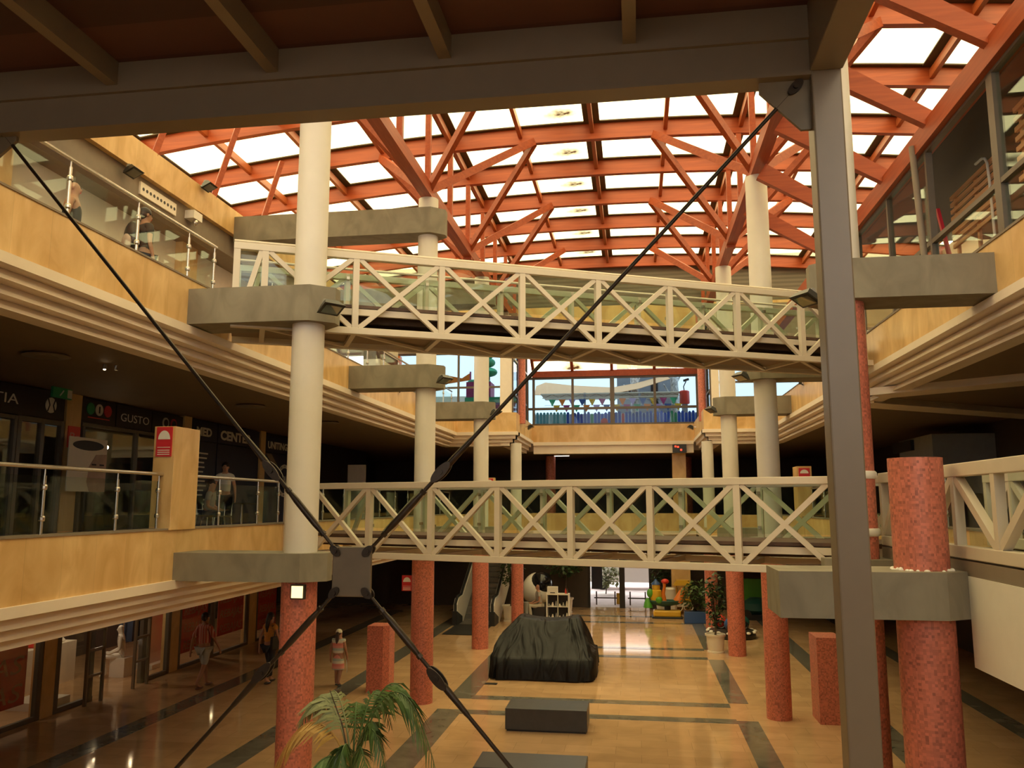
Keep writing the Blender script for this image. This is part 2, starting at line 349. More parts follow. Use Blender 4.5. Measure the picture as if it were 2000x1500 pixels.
# mid and upper floor slabs (with their soffits) around the atrium
XL, XR = -6.5, 4.55
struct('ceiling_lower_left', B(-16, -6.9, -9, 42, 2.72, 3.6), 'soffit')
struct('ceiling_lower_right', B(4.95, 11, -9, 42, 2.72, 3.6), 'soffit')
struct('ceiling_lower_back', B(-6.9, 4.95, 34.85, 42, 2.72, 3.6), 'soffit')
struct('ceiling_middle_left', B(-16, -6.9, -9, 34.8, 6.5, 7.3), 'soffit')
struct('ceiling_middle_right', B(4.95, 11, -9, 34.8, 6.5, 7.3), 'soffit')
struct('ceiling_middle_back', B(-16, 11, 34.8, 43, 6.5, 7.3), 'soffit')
def gallery(side, zt, name):
    # travertine parapet and stepped white cornice along one gallery, with the step forward at the far end
    sx = -1 if side == 'left' else 1; X = XL if side == 'left' else XR; far = -4.25 if side == 'left' else 2.4
    pb = zt - .70
    w = MB().box(X, X + sx * .25, -8, 29.7, pb, zt)
    w.box(far, X + sx * .25, 29.7, 29.95, pb, zt); w.box(far, far + sx * .25, 29.95, 34.4, pb, zt)
    struct('wall_%s_parapet_%s' % (side, name), w, 'clad')
    c = MB()
    for i, (z1, z0) in enumerate(((pb, pb - .12), (pb - .12, pb - .25), (pb - .25, pb - .38), (pb - .38, pb - .5))):
        off = -.05 if i == 0 else .05 + .11 * (i - 1)
        x = X + sx * off
        if i: c.prism([(x + sx * .085, z1), (x + sx * .02, z0 + .05), (x, z0), (X + sx * .55, z0), (X + sx * .55, z1)], -8, 29.7 + off, 'Y')
        else: c.box(x, X + sx * .5, -8, 29.7, z0, z1)
        c.box(far + sx * off, X + sx * .5, 29.7 + off, 30.3, z0, z1)
        c.box(far + sx * off, far + sx * .6, 29.9, 34.4 + off, z0, z1)
    struct('trim_%s_cornice_%s' % (side, name), c, 'cornice')
    # coping line
    c = MB().box(X + sx * -.015, X + sx * .27, -8, 29.69, zt, zt + .025)
    struct('trim_%s_coping_%s' % (side, name), c, 'lintel')
    # slab infill behind the step
    if not (side == 'left' and name == 'middle'): struct('ceiling_%s_corner_%s' % (side, name), B(far + sx * .5, X + sx * .4, 30.3, 34.8, pb - .48, pb - .02 + .5), 'soffit')
for side in ('left', 'right'):
    gallery(side, 3.94, 'middle'); gallery(side, 7.61, 'upper')
for zt, nm in ((3.94, 'middle'), (7.56, 'upper')):
    struct('wall_back_parapet_' + nm, B(-4.25, 2.4, 34.4, 34.65, zt - .70, zt), 'clad')
    c = B(-4.2, 2.35, 34.35, 34.9, zt - .84, zt - .70); c.box(-4.2, 2.35, 34.45, 34.9, zt - 1.18, zt - .84)
    struct('trim_back_cornice_' + nm, c, 'cornice')
# outer walls
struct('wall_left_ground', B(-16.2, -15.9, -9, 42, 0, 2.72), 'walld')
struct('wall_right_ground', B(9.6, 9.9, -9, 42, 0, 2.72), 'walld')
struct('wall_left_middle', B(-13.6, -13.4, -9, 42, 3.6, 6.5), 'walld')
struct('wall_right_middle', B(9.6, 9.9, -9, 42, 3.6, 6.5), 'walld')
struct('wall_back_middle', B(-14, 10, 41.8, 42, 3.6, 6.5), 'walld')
struct('wall_front', B(-16.2, 11, -9.3, -9, -.3, 6.0), 'walld')  # unseen wall, kept low so added sky light enters from behind
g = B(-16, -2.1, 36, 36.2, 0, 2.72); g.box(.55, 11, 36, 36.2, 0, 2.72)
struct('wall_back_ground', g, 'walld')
# upper level, left: set back terrace wall, lintel and frieze
struct('wall_left_upper', B(-10.5, -10.3, -9, 22.5, 7.3, 10.3), 'wallb')
struct('wall_left_lintel', B(-10.5, -9.62, -9, 29.9, 10.25, 10.76), 'lintel')
struct('wall_left_frieze', B(-10.5, -9.5, -9, 29.9, 10.76, 11.37), 'clad')
struct('trim_left_pilaster', B(-10.3, -10.12, 11.1, 11.75, 7.3, 10.25).box(-10.3, -10.12, 17.0, 17.65, 7.3, 10.25), 'clad')
struct('trim_left_accent', MB().prism([(11.76, 9.55), (15.6, 7.35), (11.76, 7.35)], -10.3, -10.27, 'X').prism([(11.08, 10.25), (11.08, 9.4), (9.8, 10.25)], -10.3, -10.27, 'X'), 'blue')
struct('wall_left_clerestory', B(-13.3, -13.1, -9, 33, 10.76, 13.2), 'wallb')  # unseen wall, added to stop sky light leaking over the frieze
struct('wall_right_clerestory', B(10.9, 11.1, -9, 33, 7.3, 13.2), 'wallb')  # unseen wall, added to close the vault end against leaking light
struct('wall_back_gable', B(-13.2, 11, 33.0, 33.2, 12.25, 14.15), 'louvre')
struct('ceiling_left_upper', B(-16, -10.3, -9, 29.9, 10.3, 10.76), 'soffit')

# ------------------------------------------------------------------ timber roof
def rz(x): return 13.8 - (x + .95) ** 2 / 160.0
RIBY = [18.4 + 2.4 * k for k in range(-10, 7)]
XS = [-13 + 24 * i / 30 for i in range(31)]
PX = [-.95 + 1.9 * k for k in range(-6, 7)]
ORD = ['first', 'second', 'third', 'fourth', 'fifth', 'sixth', 'seventh', 'eighth', 'ninth', 'tenth', 'eleventh', 'twelfth', 'thirteenth', 'fourteenth', 'fifteenth', 'sixteenth', 'seventeenth']
for i, y in enumerate(RIBY):
    near = y < 6
    lab = ('curved orange roof rib above the dark platform, ' if near else 'curved orange timber roof rib spanning the hall, ') + ('%s counted back from the grey gable' % ORD[len(RIBY) - 1 - i])
    r = thing('roof_rib', lab, 'roof rib', (-.95, y, 13.8), 'curved roof ribs')
    m = MB(); top = [(x, rz(x) + .42) for x in XS]; bot = [(x, rz(x)) for x in XS]
    n = len(XS); vs = []
    for x, z in bot: vs += [(x, y - .08, z), (x, y + .08, z)]
    for x, z in top: vs += [(x, y - .08, z), (x, y + .08, z)]
    fs = []
    for k in range(n - 1):
        a, b, c, d = 2 * k, 2 * k + 1, 2 * k + 2, 2 * k + 3; o = 2 * n
        fs += [(a, b, d, c), (o + a, o + c, o + d, o + b), (a, c, o + c, o + a), (b, o + b, o + d, d)]
    fs += [(0, 2 * n, 2 * n + 1, 1), (2 * n - 2, 2 * n - 1, 4 * n - 1, 4 * n - 2)]
    m.add(vs, fs).build('arch', 'timberx', r)
    f = MB()
    for k in range(n - 1): f.bar((XS[k], y, rz(XS[k]) + .435), (XS[k + 1], y, rz(XS[k + 1]) + .435), .42, .03)
    f.build('flashing', 'flash', r)
    if i < len(RIBY) - 1:
        for j, x in enumerate(PX):
            big = (j % 2 == 0)
            p = MB().box(x - .05, x + .05, y + .08, y + 2.32, rz(x) + .16, rz(x) + .36)
            pu = p.build('purlin', 'purlin', r)
            if big: MB().box(x - .21, x + .21, y + .17, y + 2.23, rz(x) + .42, rz(x) + .45).build('flashing', 'flash', pu)
        s = MB(); ym = y + 1.2
        for k in range(n - 1):
            s.bar((XS[k], ym, rz(XS[k]) + .47), (XS[k + 1], ym, rz(XS[k + 1]) + .47), 2.4, .012)
        vs = [(x, yy, rz(x) + .47) for x in XS for yy in (y + .0, y + 2.4)]
        q = MB().add(vs, [(2 * k, 2 * k + 1, 2 * k + 3, 2 * k + 2) for k in range(n - 1)])
        struct('ceiling_skylight', q, 'sky', origin=(-.95 + .95, ym, 13.8))
# longitudinal beams on the columns, posts and struts
def tree(xc, y, zn, inner, outer, lab):
    t = thing('strut_cluster', lab, 'timber struts', (xc, y, zn), 'timber strut clusters')
    sg = 1 if inner > xc else -1
    for dy in (-2.4, 2.4):
        MB().bar((xc + sg * .05, y + dy * .03, zn), (inner, y + dy * .98, rz(inner) + .05), .12, .19).build('strut', 'timber', t)
        MB().bar((xc - sg * .05, y + dy * .03, zn), (outer, y + dy * .98, rz(outer) + .05), .12, .19).build('strut', 'timber', t)
    MB().box(xc - .12, xc + .12, y - .09, y + .09, zn - .3, zn + .12).build('node_block', 'timber', t)
NY = [-.8, 4.0, 8.8, 13.6, 18.4, 23.2, 28.0]
for xc, inner, outer, zb, sd in ((-4.76, -2.5, -6.7, 11.5, 'left'), (2.785, .65, 4.9, 11.5, 'right')):
    b = thing('longitudinal_beam', 'long orange timber beam along the tops of the %s row of round columns' % sd, 'timber beam', (xc, 12, zb))
    MB().box(xc - .13, xc + .13, -8, 32.9, zb, zb + .3).build('beam', 'timber', b)
    for y in RIBY: MB().box(xc - .065, xc + .065, y - .065, y + .065, zb + .3, rz(xc) + .1).build('post', 'timber', b)
    for i, y in enumerate(NY):
        tree(xc, y, zb + .22, inner, outer, 'fan of slanting orange struts on the %s column-row beam, %s from the gable' % (sd, ORD[len(NY) - 1 - i]))
for i, y in enumerate((6.0, 8.3, 10.6, 12.9, 15.2, 17.5, 19.8)):
    MB().bar((2.785, y, 11.33), (4.66, y, 10.12), .15, .36, h2=.24).build('sloping_rafter', 'timberx', label='thick sloping orange rafter above the right glazing, %s from the front' % ORD[i], cat='rafter', group='sloping rafters above the glazed gallery')
MB().box(4.52, 4.78, -8, 30, 9.82, 10.16).build('eaves_beam', 'timber', label='long orange eaves beam above the dark glazing of the upper right gallery', cat='timber beam')
for i, y in enumerate((13.6, 16.0, 18.4)):
    MB().bar((-9.6, y + 1.2, 11.2), (-9.2, y + 1.6, rz(-9.2)), .1, .12).build('short_strut', 'timber', label='short thin orange strut rising from the stone frieze, %s from the front' % ORD[i], cat='strut', group='short frieze struts')

# ------------------------------------------------------------------ columns with concrete bracket beams
def bracket(y, x_wall, xc, z0, z1, parent):
    sg = 1 if xc > x_wall else -1
    poly = [(x_wall, y - .36), (xc + sg * .14, y - .36), (xc + sg * .44, y - .1), (xc + sg * .44, y + .1), (xc + sg * .14, y + .36), (x_wall, y + .36)]
    MB().prism(poly, z0, z1).build('bracket_beam', 'concrete', parent)
for sd, xc, xw, ys in (('left', -4.76, XL, (4.5, 11.5, 18.5, 25.5)), ('right', 2.785, XR, (4.3, 11.3, 18.24, 25.4))):
    for i, y in enumerate(ys):
        if i == 0: continue
        lab = '%s tall round column of the %s row, %s' % ({0: 'hidden front', 1: 'first', 2: 'second', 3: 'third'}[i], sd, {('left', 0): 'beside the platform', ('left', 1): 'white over red with a lit lamp under its bracket', ('left', 2): 'white over red beside the rectangular red stub', ('left', 3): 'white over red beside the escalator', ('right', 1): 'mostly hidden behind the taupe steel post', ('right', 2): 'white over red near the red stub', ('right', 3): 'white over red beside the white plant pot'}[(sd, i)])
        t = thing('round_column', lab, 'column', (xc, y, 0), 'tall round columns of the hall')
        redtop = 6.94 if (sd == 'right' and i == 1) else 3.24
        MB().cyl((xc, y, 0), (xc, y, redtop), .25, n=36).build('red_shaft', 'red', t, smooth=True, label='red mosaic lower shaft')
        MB().cyl((xc, y, redtop), (xc, y, 11.5), .235, n=36).build('white_shaft', 'white', t, smooth=True, label='white painted upper shaft')
        if redtop > 4:
            for z in (3.9, 4.62): MB().lathe((xc, y, z), [(.26, 0), (.275, .02), (.275, .08), (.26, .1)], 30).build('collar', 'wsh', t, smooth=True)
        bracket(y, xw, xc, 3.23, 3.62, t); bracket(y, xw, xc, 6.93, 7.46, t)
        if sd == 'left': bracket(y, -9.5, xc, 10.58, 11.2, t)
for sd, x in (('left', -4.3), ('right', 2.52)):
    t = thing('corner_column', 'slim column under the stepped %s corner at the far end of the hall' % sd, 'column', (x, 29.4, 0), 'far corner columns')
    MB().cyl((x, 30.3, 0), (x, 30.3, 2.8), .22, n=28).build('red_shaft', 'red', t, smooth=True)
    MB().cyl((x, 30.0, 3.5), (x, 30.0, 6.5), .2, n=28).build('white_shaft', 'white', t, smooth=True)
    MB().cyl((x + (.1 if x < 0 else -.05), 30.8, 7.3), (x + (.1 if x < 0 else -.05), 30.8, 11.4), .15, n=28).build('red_upper_shaft', 'red', t, smooth=True)
for x, y in ((-3.75, 37.0), (2.3, 38.5)):
    MB().cyl((x, y, 3.6), (x, y, 6.42), .22, n=28).build('red_column', 'red', smooth=True, label='dark red round column deep behind the far middle-level parapet, %s' % ('left one' if x < 0 else 'right one'), cat='column', group='red columns behind the far parapet')
t = thing('round_pillar', 'stout red mosaic pillar ending at handrail height beside the white walkway', 'column', (2.785, 8.9, 0))
MB().cyl((2.785, 8.9, 0), (2.785, 8.9, 3.3), .265, n=40).build('lower_shaft', 'red', t, smooth=True)
MB().cyl((2.785, 8.9, 3.55), (2.785, 8.9, 4.76), .255, n=40).build('upper_shaft', 'red', t, smooth=True)
MB().prism([(1.35, 8.5), (2.88, 8.5), (3.12, 8.66), (3.12, 9.14), (2.88, 9.3), (1.35, 9.3)], 3.22, 3.66).build('bracket_beam', 'concrete', t)
pl = MB()
for k in range(40):
    a = random.random() * 2 * PI; rr = random.uniform(.255, .285); q = random.uniform(.012, .03)
    pl.ell((2.785 + rr * math.cos(a), 8.9 + rr * math.sin(a), 3.66), q, q, q * random.uniform(.5, 1.2), 7, 5)
pl.build('mortar_ring', 'wsh', t)
# low rectangular red stubs
def stub(x0, x1, y0, y1, h, lab):
    ch = .12
    MB().prism([(x0, y0), (x1 - ch, y0), (x1, y0 + ch), (x1, y1), (x0, y1)], 0, h).build('stub_pillar', 'red', label=lab, cat='pillar', group='low red stubs')
stub(-6.25, -5.75, 19.2, 19.75, 1.5, 'low rectangular red mosaic stub beside the second column of the left row')
stub(3.5, 4.0, 17.85, 18.6, 1.66, 'low rectangular red mosaic stub half behind the taupe steel post')
# stone blocks on the parapets with red hydrant signs
def hydrant_sign(x0, x1, y, z0, z1, lab, post=None):
    t = thing('hydrant_sign', lab, 'sign', ((x0 + x1) / 2, y, z0), 'red fire signs with a white dome')
    h = z1 - z0; wd = x1 - x0; xm = (x0 + x1) / 2
    B(x0, x1, y - .012, y, z0, z1).build('panel', 'signred', t)
    B(x0 + wd * .1, x1 - wd * .1, y - .016, y - .012, z0 + h * .30, z0 + h * .32).build('line', 'signw', t)
    dm = [(xm + wd * .38 * math.cos(a), z0 + h * .58 + h * .30 * math.sin(a)) for a in [PI * k / 14 for k in range(15)]]
    MB().prism(dm, y - .016, y - .012, 'Y').build('dome', 'signw', t)
    for k in range(3): B(x0 + wd * .12, x1 - wd * .12, y - .016, y - .012, z0 + h * (.06 + .07 * k), z0 + h * (.085 + .07 * k)).build('text_line', 'signw', t)
for x0, x1, y0, y1, zb, zt, lab in ((-6.78, -6.46, 10.94, 11.62, 3.94, 5.4, 'tall yellow stone block on the middle left parapet carrying a red sign'), (4.45, 4.85, 24.2, 24.8, 3.94, 5.35, 'yellow stone block on the middle right parapet, partly behind the bridge'), (-5.45, -5.05, 29.72, 30.0, 3.94, 5.25, 'small yellow stone block on the far parapet beside the third left column')):
    MB().box(x0, x1, y0, y1, zb, zt).build('parapet_block', 'clad', label=lab, cat='stone block', group='stone blocks on the parapets', bevel=.006)
hydrant_sign(-6.74, -6.50, 10.94, 4.97, 5.39, 'red fire sign with white dome on the tall stone block of the middle left parapet')
hydrant_sign(-5.24, -5.01, 18.5, 2.38, 2.72, 'red fire sign projecting from the second left column under the bridge')
hydrant_sign(3.03, 3.26, 18.24, 2.45, 2.78, 'red fire sign projecting from the second right column under the bridge')
hydrant_sign(4.5, 4.8, 24.2, 4.95, 5.3, 'red fire sign on the stone block of the middle right parapet')
hydrant_sign(-5.4, -5.1, 29.72, 4.95, 5.22, 'small red fire sign on the far parapet block between two columns')

# ------------------------------------------------------------------ footbridges
def bridge(name, label, P, Q, width, zb, zt, zd, s0, ds, s_start, s_end):
    P = Vector((*P, 0)); Q = Vector((*Q, 0)); u = (Q - P).normalized(); v = Vector((-u.y, u.x, 0))
    t = thing(name, label, 'footbridge', (P + u * (s_start + s_end) / 2 + v * width / 2) + Vector((0, 0, zb)))
    def pt(s, off, z): p = P + u * s + v * off; return (p.x, p.y, z)
    ss = []; s = s0
    while s > s_start + .3: s -= ds
    s += ds if s < s_start + .05 else 0
    while s < s_end + .01: ss.append(s); s += ds
    for off, nm in ((0, 'front'), (width, 'rear')):
        tr = MB(); c = .105
        tr.bar(pt(s_start, off, zt - c / 2), pt(s_end, off, zt - c / 2), c); tr.bar(pt(s_start, off, zb + c / 2), pt(s_end, off, zb + c / 2), c)
        truss = tr.build('truss_chords', 'steelw', t, bevel=.008)
        allv = [s_start + .05] + ss + ([s_end - .05] if s_end - ss[-1] > .3 else [])
        for s in allv: MB().bar(pt(s, off, zb + c), pt(s, off, zt - c), .095, .095, up=u).build('upright', 'steelw', truss)
        for a, b in zip(allv[:-1], allv[1:]):
            if b - a < .3: continue
            full = b - a > .9
            k = .06
            MB().bar(pt(a + k, off, zb + c), pt(b - k, off, zt - c), .075, .075, up=v).build('diagonal', 'steelw', truss)
            if full: MB().bar(pt(a + k, off, zt - c), pt(b - k, off, zb + c), .07, .07, up=v).build('diagonal', 'steelw', truss)
        io = off + (.1 if off == 0 else -.1)
        MB().tube([pt(s_start, io, zd + .86), pt(s_end, io, zd + .86)], .022, 10).build('handrail', 'steelw', t, smooth=True)
        for a, b in zip(allv[:-1], allv[1:]):
            MB().bar(pt(a + .03, io, zd + .42), pt(b - .03, io, zd + .42), .012, .74).build('glass_pane', 'glass', t)
        for s in ss:
            cl = MB()
            for z in (zd + .15, zd + .7): cl.bar(pt(s, io - .03, z), pt(s, io + .03, z), .05, .05)
            cl.build('glass_clamp', 'inox', t)
    dk = MB().bar(pt(s_start, width / 2, zd - .03), pt(s_end, width / 2, zd - .03), width - .2, .05)
    d = dk.build('deck', 'plank', t)
    for off in (.12, width - .12): MB().bar(pt(s_start, off, zd - .12), pt(s_end, off, zd - .12), .06, .1).build('edge_channel', 'steelw', d)
    for s in ss: MB().bar(pt(s, .05, zb + .06), pt(s, width - .05, zb + .06), .08, .08).build('cross_beam', 'steelw', t)
    for a, b in zip(ss[:-1], ss[1:]):
        MB().bar(pt(a, .06, zb + .03), pt(b, width - .06, zb + .03), .06, .04).build('floor_brace', 'steelw', t)
    if zb > 5: MB().bar(pt(s_start, width / 2, zb + .09), pt(s_end, width / 2, zb + .09), width - .25, .02).build('underside_sheet', 'soffit', t)
    for off in (width * .33, width * .66): MB().bar(pt(s_start, off, zd - .16), pt(s_end, off, zd - .16), .08, .14).build('stringer', 'plank', t)
    return t
bridge('footbridge', 'lower white lattice footbridge crossing the hall at the middle level', (-6.5, 14.9), (4.55, 11.3), 1.8, 3.36, 4.68, 3.78, 1.92, 1.283, 0.0, 10.7)
bridge('footbridge', 'upper white lattice footbridge crossing the hall below the roof, with dark deck underside', (-5.9, 11.3), (4.55, 16.4), 1.25, 6.9, 8.2, 7.4, .46, 1.365, 0.0, 11.55)
# short white walkway along the right
def walkway():
    X0 = 3.13; t = thing('side_walkway', 'white lattice walkway running along the right gallery past the stout red pillar', 'walkway', (X0 + .6, 8, 3.7))
    y0, y1, zb, zt = 4.6, 11.5, 3.78, 4.7
    for X in (X0, 4.4):
        c = B(X, X + .11, y0, y1, zt - .13, zt); c.box(X, X + .11, y0, y1, zb, zb + .12)
        tr = c.build('truss_chords', 'steelw', t, bevel=.008)
        ys = [y0 + .05, 5.45, 6.25, 7.05, 7.98, 8.95, 9.9, 10.75, 11.45]
        for k, y in enumerate(ys): B(X + .005, X + .095, y - .045, y + .045, zb + .1, zt - .1).build('upright', 'steelw', tr)
        for k in range(len(ys) - 1):
            a, b = (zt - .1, zb + .1) if k % 2 else (zb + .1, zt - .1)
            MB().bar((X + .05, ys[k], a), (X + .05, ys[k + 1], b), .085, .08, up=(1, 0, 0)).build('diagonal', 'steelw', tr)
        for k in range(len(ys) - 1): B(X + .12, X + .132, ys[k] + .05, ys[k + 1] - .05, zb + .08, zt - .13).build('glass_pane', 'glass', t)
    B(X0, 4.5, y0, y1, 3.62, 3.76).build('deck', 'lintel', t)
    return t
walkway()
B(3.12, 4.5, 2.2, 8.66, 2.78, 3.62).build('stair_enclosure', 'wsh', label='plain cream boxed panel hanging under the white side walkway', cat='panel')

# ------------------------------------------------------------------ gallery railings
def railing(X, ys, z0, zr, lab, y_end=None):
    t = thing('glass_railing', lab, 'railing', (X, sum(ys) / len(ys), z0), 'stainless and glass gallery railings')
    MB().tube([(X, ys[0] - .1, zr), (X, (y_end or ys[-1] + .05), zr)], .025, 12).build('handrail', 'inox', t, smooth=True)
    for y in ys:
        p = MB().tube([(X, y, z0), (X, y, zr - .1)], .02, 10); p.tube([(X, y, zr - .1), (X, y, zr)], .009, 8)
        po = p.build('post', 'inox', t, smooth=True)
        for z in (z0 + .2, z0 + .55):
            MB().lathe((X, y, z), [(.03, -.03), (.035, -.015), (.035, .015), (.03, .03)], 10).build('glass_clamp', 'inox', po)
    for a, b in zip(ys[:-1], ys[1:]): B(X - .006, X + .006, a + .035, b - .035, z0 + .05, z0 + .68).build('glass_pane', 'glass', t)
    return t
railing(-6.62, [4.5, 5.86, 7.22, 8.57, 9.92, 10.86], 3.94, 4.72, 'stainless and dark glass railing before the yellow stone block, middle left gallery', 10.96)
railing(-6.62, [11.7, 12.6, 13.98, 14.85], 3.94, 4.72, 'stainless and glass railing between the stone block and the lower bridge', 14.95)
railing(-6.62, [17.1, 18.4, 19.8, 21.1, 22.5, 23.8, 25.2, 26.5, 27.9, 29.3], 3.94, 4.72, 'stainless and glass railing on the middle left gallery beyond the lower bridge')
railing(-6.62, [4.5, 5.86, 7.22, 8.59, 9.98, 11.28, 12.05], 7.61, 8.4, 'stainless and glass railing on the upper left gallery in front of two visitors')
railing(-6.62, [14.2, 15.6, 17.0, 18.4, 19.8, 21.2, 22.6, 24.0, 25.4, 26.8, 28.2, 29.5], 7.61, 8.4, 'stainless and glass railing on the upper left gallery beyond the upper bridge')
railing(4.68, [13.6, 15, 16.4, 17.8, 19.2, 20.6, 22, 23.4], 3.94, 4.72, 'stainless and glass railing on the middle right gallery behind the steel post')

# ------------------------------------------------------------------ steel portal frame, platform overhead and cross bracing
struct('ceiling_platform', B(-9, 1.55, -8, 6.1, 7.98, 8.1), 'deck', origin=(0, 0, 8))
f = thing('portal_frame', 'big taupe steel portal frame carrying the dark platform overhead', 'steel frame', (1.5, 6.1, 0))
B(-9, 1.345, 6.0, 6.04, 7.47, 8.02).build('beam_web', 'frame', f); B(-9, 1.345, 5.99, 6.2, 7.44, 7.47).build('beam_flange', 'frame', f)
B(-9, 1.345, 5.965, 6.0, 7.72, 8.0).build('beam_top_plate', 'frame', f)
B(1.345, 1.56, 6.0, 6.2, 0, 8.1).build('post', 'frame', f, bevel=.012); B(-5.75, -5.5, 6.0, 6.2, 0, 7.47).build('post', 'frame', f, bevel=.012)
B(1.335, 1.57, -8, 6.0, 7.47, 8.1).build('edge_beam', 'frame', f, bevel=.01)
for x in (-8.54, -7.12, -5.7, -4.28, -2.86, -1.42, .02):
    j = B(x - .05, x + .05, -8, 5.965, 7.78, 7.8); j.box(x + .03, x + .05, -8, 5.965, 7.8, 7.98); j.box(x - .05, x - .03, -8, 5.965, 7.8, 7.98)
    j.build('joist', 'frame', f)
MB().prism([(1.345, 7.44), (.98, 7.44), (.98, 7.36), (1.27, 7.05), (1.345, 7.05)], 6.07, 6.1, 'Y').build('corner_gusset', 'plate', f)
MB().prism([(-5.5, 7.44), (-5.22, 7.44), (-5.22, 7.4), (-5.46, 7.2), (-5.5, 7.2)], 6.07, 6.1, 'Y').build('corner_gusset', 'plate', f)
cb = thing('cross_bracing', 'cross of dark steel tie rods meeting at a square plate in the steel frame', 'cross bracing', (-2.11, 6.085, 3.63))
B(-2.26, -1.96, 6.065, 6.105, 3.62, 3.985).build('centre_plate', 'plate', cb, bevel=.01)
def rod(c, e):
    c = Vector((c[0], 6.085, c[1])); e = Vector((e[0], 6.085, e[1])); d = (e - c).normalized(); L = (e - c).length
    P = lambda s: c + d * s
    r = MB().tube([P(.05), P(.17), P(.18), P(.27), P(.50), P(.59), P(.60), P(.74)], [.013, .013, .017, .025, .025, .018, .015, .015], 14)
    ro = r.build('tie_rod', 'rod', cb, smooth=True)
    MB().tube([P(.86), P(.92), P(1.12), P(1.15), P(L)], [.024, .026, .02, .0155, .0155], 12).build('long_rod', 'rod', ro, smooth=True)
    nrm = Vector((0, 1, 0)); sd = d.cross(nrm)
    for s0, w_, l_ in ((.80, .036, .10), (.0, .03, .05), (L, .036, .075)):
        poly = [P(s0) + d * l_ * math.cos(a) + sd * w_ * math.sin(a) for a in [2 * PI * q / 20 for q in range(20)]]
        for yo in (-.045, .028):
            n = len(poly); MB().add([p + nrm * yo for p in poly] + [p + nrm * (yo + .018) for p in poly], [tuple(range(n)), tuple(range(2 * n - 1, n - 1, -1))] + [(q, (q + 1) % n, (q + 1) % n + n, q + n) for q in range(n)]).build('fork_plate', 'rod', ro)
        MB().cyl(P(s0) - nrm * .06, P(s0) + nrm * .06, .02, n=12).build('pin', 'rod', ro, smooth=True)
    for s0 in (.17, .60): MB().tube([P(s0 - .015), P(s0 + .015)], .024, 8).build('lock_nut', 'rod', ro)
rod((-2.235, 3.955), (-5.38, 7.5)); rod((-1.985, 3.955), (1.24, 7.38)); rod((-2.235, 3.65), (-5.42, .2)); rod((-1.985, 3.65), (1.28, .05))

# ------------------------------------------------------------------ windows and glazed screens
def glazing(name, plane, c, a0, a1, z0, z1, uprights, rails, mat='window', fw=.07, thick=(), skip=()):
    def bx(mb, p0, p1, q0, q1, d): return mb.box(p0, p1, c - d, c + d, q0, q1) if plane == 'Y' else mb.box(c - d, c + d, p0, p1, q0, q1)
    fr = MB()
    for u in uprights:
        k = .09 if u in thick else fw / 2; bx(fr, u - k, u + k, z0, z1, .05)
    for r in [z0 + .03] + list(rails) + [z1 - .03]: bx(fr, a0, a1, r - fw / 2, r + fw / 2, .045)
    o = fr.build(name, 'mull', kind='structure')
    us = sorted(uprights)
    zz = [z0] + list(rails) + [z1]
    for i, (a, b) in enumerate(zip(us[:-1], us[1:])):
        for j, (p, q) in enumerate(zip(zz[:-1], zz[1:])):
            if (i, j) in skip: continue
            bx(MB(), a + .03, b - .03, p + .04, q - .04, .006).build('pane', mat, o)
    return o
glazing('window_1', 'Y', 34.55, -4.5, 2.75, 7.56, 9.6, [-4.47, -4.2, -2.55, -.9, .85, 2.57, 2.72], [8.27], thick=(-.9,), fw=.1)
glazing('window_2', 'X', -4.5, 30.3, 34.5, 7.61, 11.0, [30.35, 31.9, 33.2, 34.45], [8.4, 9.75])
glazing('window_3', 'X', 2.75, 30.3, 34.5, 7.61, 11.0, [30.35, 31.9, 33.2, 34.45], [8.4, 9.75])
glazing('window_4', 'Y', 30.15, -9.4, -4.85, 7.61, 9.95, [-9.35, -7.9, -6.5, -4.88], [8.62])
struct('trim_20', B(-4.9, -4.5, 30.0, 30.3, 7.6, 11.3), 'wallb')
struct('trim_21', B(2.75, 3.0, 30.0, 30.3, 7.6, 11.3), 'wallb')
glazing('window_5', 'Y', 30.15, 2.9, 9.4, 7.61, 9.95, [2.95, 4.45, 5.9, 7.4, 9.3], [8.62])
struct('wall_back_lintel_left', B(-13.2, -4.6, 30.05, 30.3, 9.95, 11.45), 'lintel')
struct('wall_back_lintel_right', B(2.85, 11, 30.05, 30.3, 9.95, 11.45), 'lintel')
struct('wall_back_frieze', MB().box(-13.2, 11, 32.95, 33.2, 11.0, 12.25), 'clad')
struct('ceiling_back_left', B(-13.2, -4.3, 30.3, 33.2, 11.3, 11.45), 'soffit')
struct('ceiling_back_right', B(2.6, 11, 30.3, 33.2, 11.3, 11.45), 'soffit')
t = thing('lean_to_roof', 'small sloping orange-framed glazed roof above the far end windows', 'glazed roof', (-.8, 34, 9.6))
B(-4.25, 2.6, 34.42, 34.6, 9.6, 9.86).build('eaves_beam', 'timber', t)
for x in (-4.2, -2.55, -.9, .85, 2.55): MB().bar((x, 34.55, 9.82), (x, 32.9, 10.95), .12, .16).build('rafter', 'timber', t)
for y in (34.0, 33.45, 32.95):
    z = 9.9 + (34.55 - y) * .685
    B(-4.25, 2.6, y - .05, y + .05, z - .06, z + .04).build('purlin', 'timberx', t)
MB().add([(-4.3, 34.65, 9.93), (2.65, 34.65, 9.93), (2.65, 32.85, 11.16), (-4.3, 32.85, 11.16)], [(0, 1, 2, 3)]).build('roof_sheet', 'sky', t)
